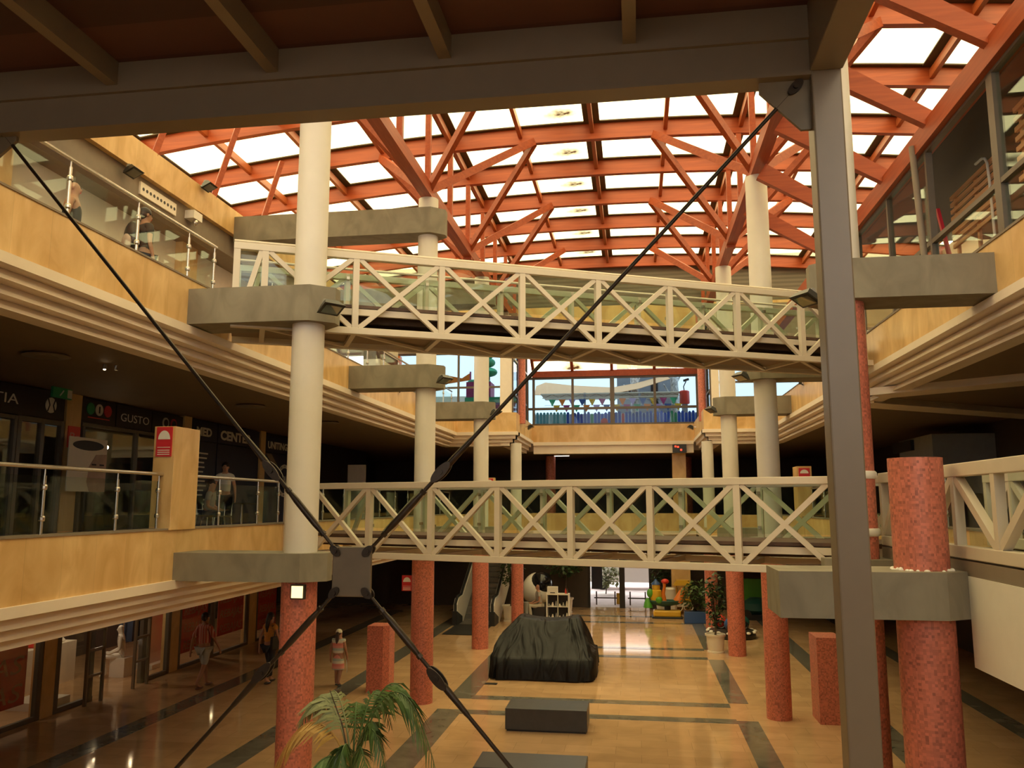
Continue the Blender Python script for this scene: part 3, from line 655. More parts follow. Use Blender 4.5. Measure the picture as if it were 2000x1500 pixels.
# right upper glazing along the gallery
glazing('window_6', 'X', 4.66, -2, 18.0, 7.64, 9.84, [3.6, 6.0, 8.4, 10.83, 13.25, 15.3, 17.4, 17.95], [8.33], mat='glass', thick=(10.83,), skip=((3, 1),))
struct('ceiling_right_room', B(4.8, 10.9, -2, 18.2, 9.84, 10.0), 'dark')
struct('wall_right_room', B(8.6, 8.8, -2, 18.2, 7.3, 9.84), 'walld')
MB().tube([(4.5, 13.2, 7.62), (4.5, 13.45, 9.98)], .05, 14).build('round_post', 'lintel', smooth=True, label='slim taupe round post in front of the right glazing', cat='post')
def slats(name, x, y0, y1, z0, z1, n, lab):
    t = thing(name, lab, 'timber screen', (x, (y0 + y1) / 2, z0), 'slatted timber screens')
    for k in range(n):
        z = z0 + (z1 - z0) * k / (n - 1); B(x - .02, x + .02, y0, y1, z - .035, z + .035).build('slat', 'slat', t)
    for y in (y0 + .1, (y0 + y1) / 2, y1 - .1): B(x + .02, x + .06, y - .04, y + .04, 7.3, z1 + .05).build('stile', 'slat', t)
slats('slatted_screen', 5.6, 13.05, 15.0, 8.75, 9.62, 8, 'pale slatted timber screen behind the open right glazing, beside a bent pipe')
slats('slatted_screen', 5.3, 10.9, 11.75, 8.7, 9.7, 8, 'pale slatted timber screen nearest the camera behind the right glazing')
MB().tube([(5.55, 13.25, 7.3), (5.55, 13.3, 9.3), (5.55, 13.33, 9.6), (5.55, 13.4, 9.7), (5.55, 13.5, 9.74), (5.55, 13.75, 9.75)], .022, 8).build('bent_pipe', 'wsh', smooth=True, label='white bent pipe rising in front of the slatted screen', cat='pipe')
MB().bar((4.85, 12.9, 7.3), (4.85, 13.55, 8.95), .05, .06).build('red_tool_handle', 'redtool', label='short red handle leaning inside the right glazing', cat='handle')
# soffit ribs of the middle right gallery
struct('trim_2', MB().bar((4.7, 16.9, 6.44), (9.4, 13.2, 6.44), .7, .14).bar((4.7, 18.2, 6.44), (9.6, 21.6, 6.44), .7, .14), 'cornice')
B(8.0, 9.6, 24.0, 26.9, 4.6, 6.2).build('partition', 'grw', label='pale grey partition in the dark middle right gallery', cat='partition')
B(7.9, 8.0, 25.5, 27.2, 5.85, 6.15).build('dark_sign', 'black', label='black strip sign on the pale grey partition', cat='sign')
# far middle level: stone pillar, ground pillar, display
struct('trim_3', B(1.5, 2.05, 34.9, 35.4, 3.6, 6.5), 'clad')
struct('trim_4', B(1.35, 2.1, 34.95, 35.5, 0, 2.72), 'clad')
t = thing('display_board', 'small black display with red digits above the far stone pillar', 'display', (1.78, 34.2, 6.38))
B(1.5, 2.05, 34.15, 34.33, 6.36, 6.7).build('case', 'black', t)
for x, z in ((1.58, 6.58), (1.68, 6.56), (1.8, 6.44)): B(x, x + .07, 34.14, 34.15, z, z + .07).build('red_digit', emit('red_digit_glow', (1, .05, .02), 1.2), t)
B(-10.5, -9.82, 29.5, 29.56, 3.6, 5.74).build('notice_board', 'wallb', label='blank pale notice board in the dark middle left gallery', cat='board')

# ------------------------------------------------------------------ middle left shops
X = -11.2
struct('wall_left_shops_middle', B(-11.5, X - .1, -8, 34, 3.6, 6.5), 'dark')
for i, (a, b) in enumerate(((14.93, 15.38), (19.3, 19.66), (23.63, 23.98), (28.0, 28.4))):
    struct('trim_%d' % (5 + i), B(X - .15, X + .03, a, b, 3.6, 6.5), 'clad')
def shop_sign(y0, y1, z0, z1, mat, lab):
    t = thing('shop_sign', lab, 'shop sign', (X, (y0 + y1) / 2, z0), 'dark fascia signs of the middle level')
    B(X - .1, X, y0, y1, z0, z1).build('board', mat, t); return t
t = shop_sign(9.0, 14.9, 5.93, 6.48, 'dark', 'black fascia sign ending in TIA with a round white emblem')
text('TIA', (X, 13.02, 6.12), .26, '+X', 'letter', t, width=.62)
def disc(t, y, z, r, mat, nm='emblem', x=None):
    xx = X if x is None else x
    return MB().prism([(y + r * math.cos(a), z + r * math.sin(a)) for a in [2 * PI * k / 24 for k in range(24)]], xx, xx + .015, 'X').build(nm, mat, t)
e = disc(t, 14.5, 6.2, .15, 'letter')
for s_ in (-1, 1): MB().tube([(X + .02, 14.5 + s_ * .1, 6.32), (X + .02, 14.5 + s_ * .05, 6.2), (X + .02, 14.5 + s_ * .1, 6.08)], .012, 6).build('stroke', 'dark', e)
t = shop_sign(15.4, 16.55, 5.98, 6.46, 'dark', 'black fascia panel with green, white and red circles in a row')
for y, m in ((15.69, 'grn'), (15.97, 'letter'), (16.26, 'signred')): disc(t, y, 6.27, .125, m)
MB().box(X + .015, X + .02, 15.95, 15.99, 6.2, 6.34).build('stroke', 'dark', t); B(X, X + .006, 15.62, 16.34, 6.08, 6.1).build('text_line', 'poster', t)
t = shop_sign(16.58, 17.92, 5.98, 6.46, 'dark', 'black fascia panel reading GUSTO in outlined letters')
text('GUSTO', (X, 16.72, 6.12), .25, '+X', 'letter', t, width=1.08)
t = shop_sign(17.95, 19.28, 5.98, 6.46, 'dark', 'black fascia panel with a white ring and a red ring')
for y, m in ((18.5, 'letter'), (18.85, 'signred')):
    d_ = disc(t, y, 6.24, .13, m, 'ring'); disc(d_, y, 6.24, .085, 'dark', 'ring_centre', X + .012)
t = shop_sign(19.7, 21.05, 5.95, 6.46, 'navy', 'navy fascia panel reading MED in white capitals')
text('MED', (X, 19.95, 6.08), .3, '+X', 'letter', t, width=.78, bold=.012)
t = shop_sign(21.08, 23.6, 5.95, 6.46, 'navy', 'navy fascia panel reading CENTER in white capitals')
text('CENTER', (X, 21.22, 6.06), .34, '+X', 'letter', t, width=1.85, bold=.014)
t = shop_sign(24.02, 27.9, 5.9, 6.4, 'navy', 'navy fascia panel reading UNITING THE')
text('UNITING THE', (X, 24.2, 6.02), .3, '+X', 'letter', t, width=2.2, bold=.01)
def banner(y0, y1, z0, z1, lab):
    t = thing('window_banner', lab, 'banner', (X, (y0 + y1) / 2, z0), 'navy window banners'); B(X - .1, X - .01, y0, y1, z0, z1).build('panel', 'navy', t); return t
t = banner(19.7, 21.05, 3.7, 5.92, 'navy window banner full of small pale text lines')
for k in range(14): B(X - .01, X - .004, 19.9, 20.35 + .3 * random.random(), 5.6 - k * .12, 5.64 - k * .12).build('text_line', 'letter', t)
banner(21.1, 23.6, 3.7, 5.92, 'plain navy window banner below the word CENTER')
t = banner(24.05, 27.9, 3.7, 5.87, 'navy window banner with a round crest and a pale slanting streak')
d_ = disc(t, 25.5, 5.05, .52, 'letter', 'crest_ring', X - .01); disc(d_, 25.5, 5.05, .40, 'navy', 'crest_field', X)
for a_ in range(0, 360, 30): MB().box(X, X + .01, 25.5 + .46 * math.cos(R(a_)) - .02, 25.5 + .46 * math.cos(R(a_)) + .02, 5.05 + .46 * math.sin(R(a_)) - .02, 5.05 + .46 * math.sin(R(a_)) + .02).build('crest_mark', 'navy', d_)
MB().prism([(24.1, 5.85), (24.5, 5.85), (25.4, 5.2), (25.2, 5.1)], X - .01, X - .004, 'X').build('pale_streak', 'lintel', t)  # pale slanting strip laid on the banner
text('A', (X + .02, 25.36, 4.9), .42, '+X', 'letter', d_, name='crest_letter')
# doors and windows below the signs
o = glazing('door_1', 'X', X + .02, 13.6, 14.85, 3.62, 5.9, [13.65, 14.25, 14.8], [], mat='glassd', fw=.09)
o = glazing('window_7', 'X', X + .02, 9, 13.6, 3.62, 5.9, [9.1, 11.3, 13.55], [], mat='glassd', fw=.07)
o = glazing('door_2', 'X', X + .02, 15.4, 19.3, 3.62, 5.95, [15.45, 17.3, 18.2, 19.25], [], mat='glassd', fw=.07)
t = thing('face_poster', 'poster of a face under a black oval logo, hanging before the pilaster', 'poster', (X + .3, 15.3, 4.6))
B(X + .28, X + .3, 14.72, 15.9, 4.55, 5.62).build('panel', 'wallb', t); B(X + .24, X + .28, 15.28, 15.34, 3.6, 5.6).build('stand_pole', 'darker', t)
MB().prism([(15.3 + .48 * math.cos(a), 5.47 + .1 * math.sin(a)) for a in [2 * PI * k / 24 for k in range(24)]], X + .3, X + .305, 'X').build('oval_logo', 'dark', t)
MB().prism([(15.9, 4.55), (15.9, 5.32), (15.55, 5.3), (15.35, 5.05), (15.3, 4.75), (15.4, 4.55)], X + .3, X + .304, 'X').build('face', 'skinpaper', t)
for y in (15.5, 15.75): B(X + .304, X + .308, y - .07, y + .07, 5.08, 5.11).build('eyebrow', 'hair', t)
t = thing('menu_card', 'small pink card with the letters Br on the pilaster', 'sign', (X + .03, 15.17, 5.4))
B(X + .03, X + .05, 15.0, 15.36, 5.42, 5.85).build('panel', 'poster', t); text('Br', (X + .05, 15.03, 5.56), .24, '+X', 'postert', t, width=.28)
t = thing('exit_sign', 'green emergency exit sign hanging under the middle left soffit', 'sign', (-10.8, 14.3, 6.3))
B(-10.85, -10.8, 14.02, 14.55, 6.3, 6.5).build('panel', 'grn', t); B(-10.8, -10.795, 14.42, 14.55, 6.32, 6.48).build('arrow_field', 'letter', t)
MB().bar((-10.795, 14.2, 6.34), (-10.795, 14.3, 6.45), .02, .02).build('running_figure', 'letter', t)
MB().ell((-11.15, 16.25, 5.5), .035, .035, .035, 12, 8).build('spot_bulb', 'dl', label='tiny bright bulb in the dark shop beside the face poster', cat='lamp')
# round diffusers on the soffit
for i, (x, y) in enumerate(((-8.6, 10.96), (-8.5, 17.4), (-8.2, 21.3))):
    t = thing('air_diffuser', 'round grey air diffuser on the middle left soffit, %s from the front' % ORD[i], 'vent', (x, y, 6.46), 'round air diffusers')
    MB().lathe((x, y, 6.44), [(.3, .06), (.33, .03), (.3, .02)], 28).build('rim', 'lintel', t, smooth=True)
    MB().lathe((x, y, 6.44), [(.2, .05), (.18, .015)], 24).build('cone', 'lintel', t, smooth=True)
t = thing('spot_cluster', 'tiny lit spotlights on the middle left soffit', 'lamp', (-8.3, 11.9, 6.4))
for dx in (0, .12): MB().cyl((-8.3 + dx, 11.9 + dx, 6.42), (-8.3 + dx, 11.9 + dx, 6.5), .03, n=10).build('spot', 'inox', t)
MB().cyl((-8.3, 11.9, 6.41), (-8.3, 11.9, 6.42), .018, n=10).build('lens', 'dl', t)

# ------------------------------------------------------------------ ground left shops
X = -12.05
for i, (a, b) in enumerate(((15.93, 16.32), (20.66, 21.06), (25.1, 25.6), (29.6, 30.1))):
    struct('trim_%d' % (9 + i), B(X - .2, X + .05, a, b, 0, 2.72), 'clad')
glazing('window_8', 'X', X, 9.0, 15.93, 0, 2.7, [9.05, 12.4, 15.85], [], mat='glassd', fw=.12)
glazing('window_9', 'X', X, 16.32, 17.6, 0, 2.7, [16.38, 17.5], [], mat='glassd', fw=.14)
glazing('window_10', 'X', X, 19.4, 20.66, 0, 2.7, [19.5, 20.6], [], mat='glassd', fw=.12, thick=(19.5,))
glazing('window_11', 'X', X, 21.06, 25.1, 0, 2.7, [21.12, 22.9, 25.05], [], mat='glassd', fw=.1)
glazing('window_12', 'X', X, 25.6, 29.6, 0, 2.7, [25.66, 29.5], [], mat='glassd', fw=.1)
def wposter(y0, y1, z0, z1, lab, rows, word, size, wd):
    t = thing('sale_poster', lab, 'poster', (X - .05, (y0 + y1) / 2, z0), 'red sale posters in the shop windows')
    B(X - .06, X - .05, y0, y1, z0, z1).build('sheet', 'poster', t)
    h = (z1 - z0) / rows
    for k in range(rows): text(word, (X - .05, y0 + (y1 - y0 - wd) / 2, z1 - h * (k + .82)), size, '+X', 'postert', t, width=wd, slant=.22)
wposter(13.35, 15.58, .38, 2.5, 'red sale poster reading BAJAS in stacked rows, nearest the camera', 4, 'BAJAS', .48, 1.95)
wposter(21.35, 22.7, .35, 2.6, 'red chalk-lettered poster behind the man in the striped shirt', 5, 'REBAJAS', .32, 1.2)
wposter(23.3, 24.9, .5, 2.6, 'red chalk-lettered poster right of the stone pilaster by the orange blouse', 5, 'REBAJAS', .32, 1.4)
wposter(25.9, 27.3, .3, 2.6, 'red chalk-lettered poster behind the woman in the orange blouse', 5, 'REBAJAS', .32, 1.2)
B(X - .95, X - .8, 21.0, 21.95, .12, 2.6).build('shop_partition', 'wallb', label='pale upright display panel beside the shop entrance', cat='panel')
B(X - 1.2, X - .35, 16.5, 17.4, 0, .16).build('window_plinth', 'wsh', label='low white plinth in the narrow shop window', cat='plinth')
B(X - 1.2, X - .6, 20.95, 22.0, 0, .12).build('window_plinth', 'wsh', label='low white plinth under the pale display panel', cat='plinth')
def gate(y, lab):
    t = thing('security_gate', lab, 'security gate', (X + .25, y, 0), 'shop entrance security gates')
    for dy in (-.28, .28): B(X + .2, X + .26, y + dy - .03, y + dy + .03, 0, 1.6).build('upright', 'frame', t)
    for z in (1.57, 1.15, .6): B(X + .21, X + .25, y - .28, y + .28, z - .025, z + .025).build('crossbar', 'frame', t)
    B(X + .225, X + .235, y - .25, y + .25, .05, 1.1).build('clear_panel', 'glassd', t)
gate(17.35, 'grey security gate at the near side of the shop entrance'); gate(19.1, 'grey security gate in front of the white mannequin')
t = thing('display_counter', 'long pale counter with folded clothes inside the shop', 'counter', (-14.2, 18.7, 0))
MB().prism([(16.9, 0), (19.6, 0), (19.6, .95), (16.9, .95)], -14.6, -13.9, 'X').build('counter_body', 'wallb', t)
def heap(x, y, mat, lab, s=1):
    m = MB(); prof = [(.22 * s, 0), (.24 * s, .03), (.2 * s, .08), (.1 * s, .12), (.02, .13)]
    m.lathe((x, y, .95), prof, 18, 1.0, 1.5); m.build('folded_garment', mat, smooth=True, label=lab, cat='clothes', group='clothes on the shop counter')
heap(-14.2, 18.6, 'rdp', 'heap of red clothes on the shop counter'); heap(-14.2, 17.7, 'dark', 'heap of black clothes on the shop counter'); heap(-14.2, 19.2, 'wallb', 'pale folded clothes on the shop counter', .8)
t = thing('clothes_rail', 'dark clothes on a rail beside the entrance post', 'clothes rail', (-13.2, 20.9, 0))
MB().tube([(-13.3, 20.6, 0), (-13.3, 20.6, 1.7), (-13.3, 21.6, 1.7), (-13.3, 21.6, 0)], .02, 8).build('rail', 'inox', t)
for k in range(5): MB().prism([(20.68 + k * .18, .75), (20.82 + k * .18, .75), (20.79 + k * .18, 1.62), (20.71 + k * .18, 1.62)], -13.5, -13.1, 'X').build('garment', 'darker' if k % 2 else 'denim', t)
for i, (x, y) in enumerate(((-14.24, 27.25), (-13.83, 22.15), (-14.5, 21.3), (-15.1, 22.4), (-13.6, 17.2))):
    MB().cyl((x, y, 2.69), (x, y, 2.72), .05, n=14).build('downlight', 'dl', label='round ceiling downlight inside the ground shop, %s' % ('over the poster window', 'over the mannequin', 'left of the mannequin', 'deep at the back', 'over the clothes counter')[i], cat='lamp', group='shop downlights')

for x, y in ((-13.4, 18.4), (-13.5, 19.9), (-12.9, 15.0), (-12.8, 23.2), (-13.0, 27.0)):  # point lights added to brighten the dark shops, without visible fittings
    l = bpy.data.lights.new('shop_fill_light', 'POINT'); l.energy = 10; l.color = (1, .8, .55); l.shadow_soft_size = .05
    lo = bpy.data.objects.new('shop_fill_light', l); COL.objects.link(lo); lo.location = (x, y, 2.55)
# ------------------------------------------------------------------ upper left terrace details
t = thing('wall_lettering', 'dark lettering on the beige upper terrace wall', 'lettering', (-10.3, 18.6, 8.3))
text('LOCALES', (-10.3, 18.0, 8.9), .3, '+X', 'lintel', t, width=1.5); text('DIS', (-10.3, 19.7, 8.55), .3, '+X', 'lintel', t, width=.5); text('637', (-10.3, 19.7, 8.15), .3, '+X', 'blue', t, width=.55)
t = thing('vent_plate', 'pale perforated vent plate on the taupe lintel of the upper terrace', 'vent', (-9.6, 15.0, 10.4))
B(-9.62, -9.58, 14.45, 15.75, 10.38, 10.64).build('plate', 'wallb', t)
for k in range(10): MB().cyl((-9.59, 14.55 + k * .125, 10.51), (-9.575, 14.55 + k * .125, 10.51), .035, n=10).build('hole', 'black', t)
t = thing('security_camera', 'white dome camera under a box on the taupe lintel', 'camera', (-9.55, 16.3, 10.4))
B(-9.62, -9.4, 16.15, 16.5, 10.48, 10.66).build('box', 'wsh', t); MB().ell((-9.45, 16.3, 10.42), .06, .06, .08, 12, 8).build('dome', 'inox', t, smooth=True)
t = thing('green_notice', 'small green exit notice on the upper terrace pilaster', 'sign', (-10.1, 17.3, 8.9)); B(-10.12, -10.1, 17.2, 17.45, 8.85, 9.0).build('panel', 'grn', t)

# ------------------------------------------------------------------ lamps and cameras on the structure
def flood(x, y, z, ax, lab, lit=False):
    # ax: horizontal direction the lamp faces
    t = thing('floodlight', lab, 'floodlight', (x, y, z), 'black floodlights on the concrete brackets')
    a = Vector((*ax, 0)).normalized(); p = Vector((x, y, z)); s = Vector((-a.y, a.x, 0))
    MB().bar(p, p + a * .16 + Vector((0, 0, .03)), .03, .03).build('arm', 'inox', t)
    c = p + a * .2; dn = Vector((0, 0, -1)); f_ = (a * .5 + dn).normalized()
    vs = []
    for q, w1, h1 in ((c - f_ * .07, .10, .07), (c + f_ * .05, .17, .13)):
        b_ = f_.cross(s).normalized()
        for i, j in ((-1, -1), (1, -1), (1, 1), (-1, 1)): vs.append(q + s * i * w1 + b_ * j * h1)
    MB().add(vs, [(0, 1, 2, 3), (7, 6, 5, 4), (0, 4, 5, 1), (1, 5, 6, 2), (2, 6, 7, 3), (3, 7, 4, 0)]).build('housing', 'black', t)
    q = c + f_ * .055; b_ = f_.cross(s).normalized()
    MB().add([q + s * i * .13 + b_ * j * .09 + f_ * k for k in (0, .008) for i, j in ((-1, -1), (1, -1), (1, 1), (-1, 1))], [(0, 1, 2, 3), (7, 6, 5, 4), (0, 4, 5, 1), (1, 5, 6, 2), (2, 6, 7, 3), (3, 7, 4, 0)]).build('lens', 'lens', t)
    MB().tube([c - f_ * .06 - s * .1, c - f_ * .06 + s * .1], .05, 12).build('gear_tube', 'grw', t, smooth=True)
flood(-4.42, 11.2, 7.1, (.75, -.6), 'black floodlight on the upper bracket of the first left column')
flood(-4.4, 18.2, 7.1, (.8, -.5), 'black floodlight on the upper bracket of the second left column')
flood(-4.4, 25.2, 7.12, (.8, -.5), 'black floodlight on the upper bracket of the third left column')
flood(2.4, 11.0, 6.95, (-.8, -.5), 'black floodlight beside the steel post on the first right column')
flood(2.42, 17.95, 6.98, (-.8, -.5), 'black floodlight on the upper bracket of the second right column')
flood(2.42, 25.1, 7.08, (-.8, -.5), 'black floodlight on the upper bracket of the third right column')
flood(-4.22, 32.0, 7.28, (1, 0), 'black floodlight on the left cheek of the far stone corner')
flood(2.37, 33.0, 7.28, (-1, 0), 'black floodlight on the right cheek of the far stone corner')
flood(-9.6, 13.9, 10.62, (1, 0), 'black floodlight on the taupe lintel of the upper terrace')
flood(-9.55, 16.6, 11.38, (1, 0), 'black floodlight standing on top of the stone frieze')
def sec_cam(x, y, z, sg, lab):
    t = thing('security_camera', lab, 'camera', (x, y, z), 'small security cameras on the stone parapets')
    MB().tube([(x, y, z), (x + sg * .08, y, z + .05)], .015, 8).build('bracket', 'black', t)
    MB().bar((x + sg * .06, y + .08, z + .08), (x + sg * .1, y - .12, z + .04), .08, .07).build('body', 'black', t)
sec_cam(-6.5, 22.3, 7.4, 1, 'small black camera on the upper left stone parapet'); sec_cam(4.55, 23.2, 7.5, -1, 'small black camera on the upper right stone parapet')
t = thing('lit_lamp', 'lit square yellow lamp on the first left column under its bracket', 'lamp', (-4.68, 11.22, 3.0))
B(-4.76, -4.56, 11.19, 11.26, 3.0, 3.2).build('case', 'black', t); B(-4.74, -4.58, 11.175, 11.19, 3.02, 3.18).build('glass', 'lamp', t)

# ------------------------------------------------------------------ people
def skinmesh(name, J, E, mat, parent, M4, sub=2, k=1.0):
    names = list(J); me = bpy.data.meshes.new(name)
    me.from_pydata([M4 @ Vector(J[n][0]) - ORG[parent] for n in names], [(names.index(a), names.index(b)) for a, b in E], [])
    o = bpy.data.objects.new(name, me); COL.objects.link(o); o.parent = parent; ORG[o] = ORG[parent]
    md = o.modifiers.new('skin', 'SKIN'); md.use_smooth_shade = True
    for i, n in enumerate(names):
        r = J[n][1]; r = (r, r) if not isinstance(r, tuple) else r
        d = me.skin_vertices[0].data[i]; d.radius = (r[0] * k, r[1] * k); d.use_root = (i == 0)
    sb = o.modifiers.new('smooth', 'SUBSURF'); sb.levels = sub; sb.render_levels = sub
    me.materials.append(M[mat]); return o
def person(label, loc, face, h, skin, top, bottom, hair='hair', pose='walk', style='trousers', hairstyle='short', shoes='shoe', name='person', sleeve=.5, clothes=True, stride=.24, sandals=False):
    k = h / 1.7; t = thing(name, label, 'mannequin' if name == 'mannequin' else 'person', loc)
    M4 = Matrix.Translation(loc) @ Matrix.Rotation(face, 4, 'Z') @ Matrix.Scale(k, 4)
    sit = pose == 'sit'; z0 = 0
    pel = (0, 0, .50 if sit else .93); dz = pel[2] - .93; ln = -.05 if sit else 0
    J = {'pel': (pel, (.145, .105)), 'sp': ((0, ln * .3, 1.08 + dz), (.125, .095)), 'ch': ((0, ln * .8, 1.27 + dz), (.15, .105)), 'nb': ((0, ln, 1.41 + dz), (.075, .065)), 'nk': ((0, ln, 1.48 + dz), .05),
         'h0': ((0, ln - .015, 1.555 + dz), (.062, .078)), 'h1': ((0, ln - .015, 1.63 + dz), (.07, .088)), 'h2': ((0, ln - .005, 1.685 + dz), (.045, .055)), 'ns': ((0, ln - .115, 1.575 + dz), .014)}
    E = [('pel', 'sp'), ('sp', 'ch'), ('ch', 'nb'), ('nb', 'nk'), ('nk', 'h0'), ('h0', 'h1'), ('h1', 'h2'), ('h0', 'ns')]
    arm = {}; leg = {}
    for s, n in ((-1, 'r'), (1, 'l')):
        if sit:
            hp = (s * .09, 0, .48); kn = (s * .11, -.42, .5); an = (s * .11, -.40 + s * .05, .09); to = (s * .12, -.55 + s * .05, .035)
            el = (s * .22, -.06, 1.1 + dz); wr = (s * .12, -.30, 1.0 + dz); pa = (s * .08, -.38, 1.02 + dz)
        else:
            st = stride * s if pose == 'walk' else 0
            hp = (s * .085, 0, .87); kn = (s * .09, -.03 - st * .5, .48); an = (s * .09, .02 - st + (.0 if st >= 0 else .02), .09 + (0 if st >= 0 else .05)); to = (s * .10, an[1] - .15, .035 + (0 if st >= 0 else .01))
            el = (s * .235, .03 + st * .4, 1.12); wr = (s * .25, -.03 + st * .8, .89); pa = (s * .25, -.04 + st * .9, .81)
        sh = (s * .165, ln, 1.385 + dz)
        J['sh' + n] = (sh, .052); J['el' + n] = (el, .037); J['wr' + n] = (wr, .026); J['pa' + n] = (pa, (.032, .02))
        J['hp' + n] = (hp, .085); J['kn' + n] = (kn, .055); J['an' + n] = (an, .036); J['to' + n] = (to, .032)
        E += [('nb', 'sh' + n), ('sh' + n, 'el' + n), ('el' + n, 'wr' + n), ('wr' + n, 'pa' + n), ('pel', 'hp' + n), ('hp' + n, 'kn' + n), ('kn' + n, 'an' + n), ('an' + n, 'to' + n)]
        fd = (Vector(pa) - Vector(wr)).normalized(); side = Vector((0, 1, 0)) if not sit else Vector((1, 0, 0)); inn = Vector((-s, 0, 0)) if not sit else Vector((0, 0, -1))
        for q, (off, ln_) in enumerate(((-.026, .062), (-.009, .074), (.009, .07), (.025, .055))):
            b0 = Vector(pa) + fd * .03 + side * off; b1 = b0 + fd * ln_ * .6 + inn * .008; b2 = b0 + fd * ln_ + inn * .028
            J['f%s%da' % (n, q)] = (tuple(b1), .009); J['f%s%db' % (n, q)] = (tuple(b2), .0075); E += [('pa' + n, 'f%s%da' % (n, q)), ('f%s%da' % (n, q), 'f%s%db' % (n, q))]
        th = Vector(pa) - fd * .015 - side * .038 + inn * .012
        J['t' + n] = (tuple(th), .010); J['t%sb' % n] = (tuple(th + fd * .04 - side * .008 + inn * .01), .0085); E += [('pa' + n, 't' + n), ('t' + n, 't%sb' % n)]
    skinmesh('body', J, E, skin, t, M4, 2)
    if clothes:
        T = {'a': ((pel[0], pel[1], pel[2] + .02), (.162, .122)), 'b': ((0, ln * .3, 1.1 + dz), (.148, .115)), 'c': ((0, ln * .8, 1.27 + dz), (.168, .122)), 'd': ((0, ln, 1.40 + dz), (.10, .08))}
        TE = [('a', 'b'), ('b', 'c'), ('c', 'd')]
        if sleeve:
            for n in 'rl':
                a = Vector(J['sh' + n][0]); b = Vector(J['el' + n][0]); c = a.lerp(b, sleeve)
                T['s' + n] = (tuple(a), .068); T['e' + n] = (tuple(c), .062); TE += [('d', 's' + n), ('s' + n, 'e' + n)]
        skinmesh('top', T, TE, top, t, M4, 2)
        if style in ('trousers', 'shorts'):
            L_ = {'p': (pel, (.156, .118))}; LE = []
            for n in 'rl':
                hp, kn, an = (Vector(J[q + n][0]) for q in ('hp', 'kn', 'an'))
                L_['h' + n] = (tuple(hp), .1); LE.append(('p', 'h' + n))
                if style == 'trousers':
                    L_['k' + n] = (tuple(kn), .075); L_['a' + n] = (tuple(kn.lerp(an, .9)), .066); LE += [('h' + n, 'k' + n), ('k' + n, 'a' + n)]
                else:
                    L_['k' + n] = (tuple(hp.lerp(kn, .92)), .088); LE += [('h' + n, 'k' + n)]
            skinmesh(style, L_, LE, bottom, t, M4, 2)
        elif style == 'dress':
            mb = MB(); mb.lathe((0, 0, 0), [(.2, .52), (.205, .56), (.19, .75), (.155, .95), (.14, 1.08), (.12, 1.1)], 24, 1, .8)
            mb.v = [M4 @ v for v in mb.v]; mb.build('skirt', bottom, t, smooth=True)
        for n in 'rl':
            an, to = Vector(J['an' + n][0]), Vector(J['to' + n][0])
            mb = MB(); c = an.lerp(to, .55); mb.ell((c.x, c.y, max(.03, to.z)), .048, .125, .032, 14, 8); mb.v = [M4 @ v for v in mb.v]; mb.build('shoe', shoes, t, smooth=True)
    if name != 'mannequin':
        for s in (-1, 1):
            mb = MB(); mb.ell((s * .028, ln - .092, 1.615 + dz), .012, .008, .007, 8, 6); mb.v = [M4 @ v for v in mb.v]; mb.build('eye', 'black', t)
            mb = MB(); mb.ell((s * .075, ln + .0, 1.59 + dz), .012, .022, .034, 8, 6); mb.v = [M4 @ v for v in mb.v]; mb.build('ear', skin, t, smooth=True)
        mb = MB(); mb.ell((0, ln - .092, 1.535 + dz), .024, .008, .006, 8, 6); mb.v = [M4 @ v for v in mb.v]; mb.build('mouth', 'poster', t)
    if hairstyle != 'bald':
        mb = MB(); hc = (0, ln + .012, 1.632 + dz)
        mb.ell(hc, .088, .098, .095, 20, 10, PI * .42, PI)
        mb.ell((0, ln + .04, 1.6 + dz), .08, .07, .085, 16, 8)
        if hairstyle == 'bun': mb.ell((0, ln + .10, 1.67 + dz), .05, .05, .055, 12, 8)
        if hairstyle == 'long': mb.tube([(0, ln + .07, 1.62 + dz), (0, ln + .1, 1.5 + dz), (0, ln + .115, 1.38 + dz), (0, ln + .11, 1.25 + dz)], [.06, .055, .05, .02], 12)
        mb.v = [M4 @ v for v in mb.v]; mb.build('hair', hair, t, smooth=True)
        if hairstyle == 'capped' or style == 'dress':
            mb = MB(); mb.ell((0, ln + .0, 1.64 + dz), .098, .108, .10, 20, 10, PI * .45, PI); mb.v = [M4 @ v for v in mb.v]; mb.build('cap', 'cap', t, smooth=True)
    return t, M4, J
person('person in a red striped shirt and pale shorts walking past the shop windows', (-10.25, 19.15, 0), R(165), 1.72, 'skin1', 'shirtr', 'shorts', style='shorts', shoes='sandal', sleeve=.95)
p, M4, J = person('person in a mustard blouse and black trousers behind the first red column', (-8.92, 19.85, 0), R(160), 1.66, 'skin1', 'orange', 'trous', hairstyle='long', stride=.16, sleeve=.4)
b_ = MB(); b_.tube([(-.14, .1, 1.4), (-.17, -.02, 1.43), (-.19, .06, 1.1)], .012, 6); b_.box(-.25, -.17, -.06, .16, .85, 1.15); b_.v = [M4 @ v for v in b_.v]; b_.build('shoulder_bag', 'black', p)
p, M4, J = person('child in a striped dress and cream cap with a long ponytail', (-7.15, 19.8, 0), R(172), 1.3, 'skin1', 'dress', 'dress', hair='hairb', hairstyle='long', style='dress', sleeve=.25, stride=.1, pose='walk', shoes='black')
b_ = MB(); b_.tube([(-.26, -.05, .8), (-.28, -.06, .5), (-.27, -.06, .42)], .008, 6); b_.v = [M4 @ v for v in b_.v]; b_.build('white_strap', 'wsh', p)
person('bald person in a black vest standing on the upper left terrace', (-8.25, 10.8, 7.3), R(120), 1.8, 'skin1', 'tank', 'denim', hairstyle='bald', sleeve=0, pose='stand')
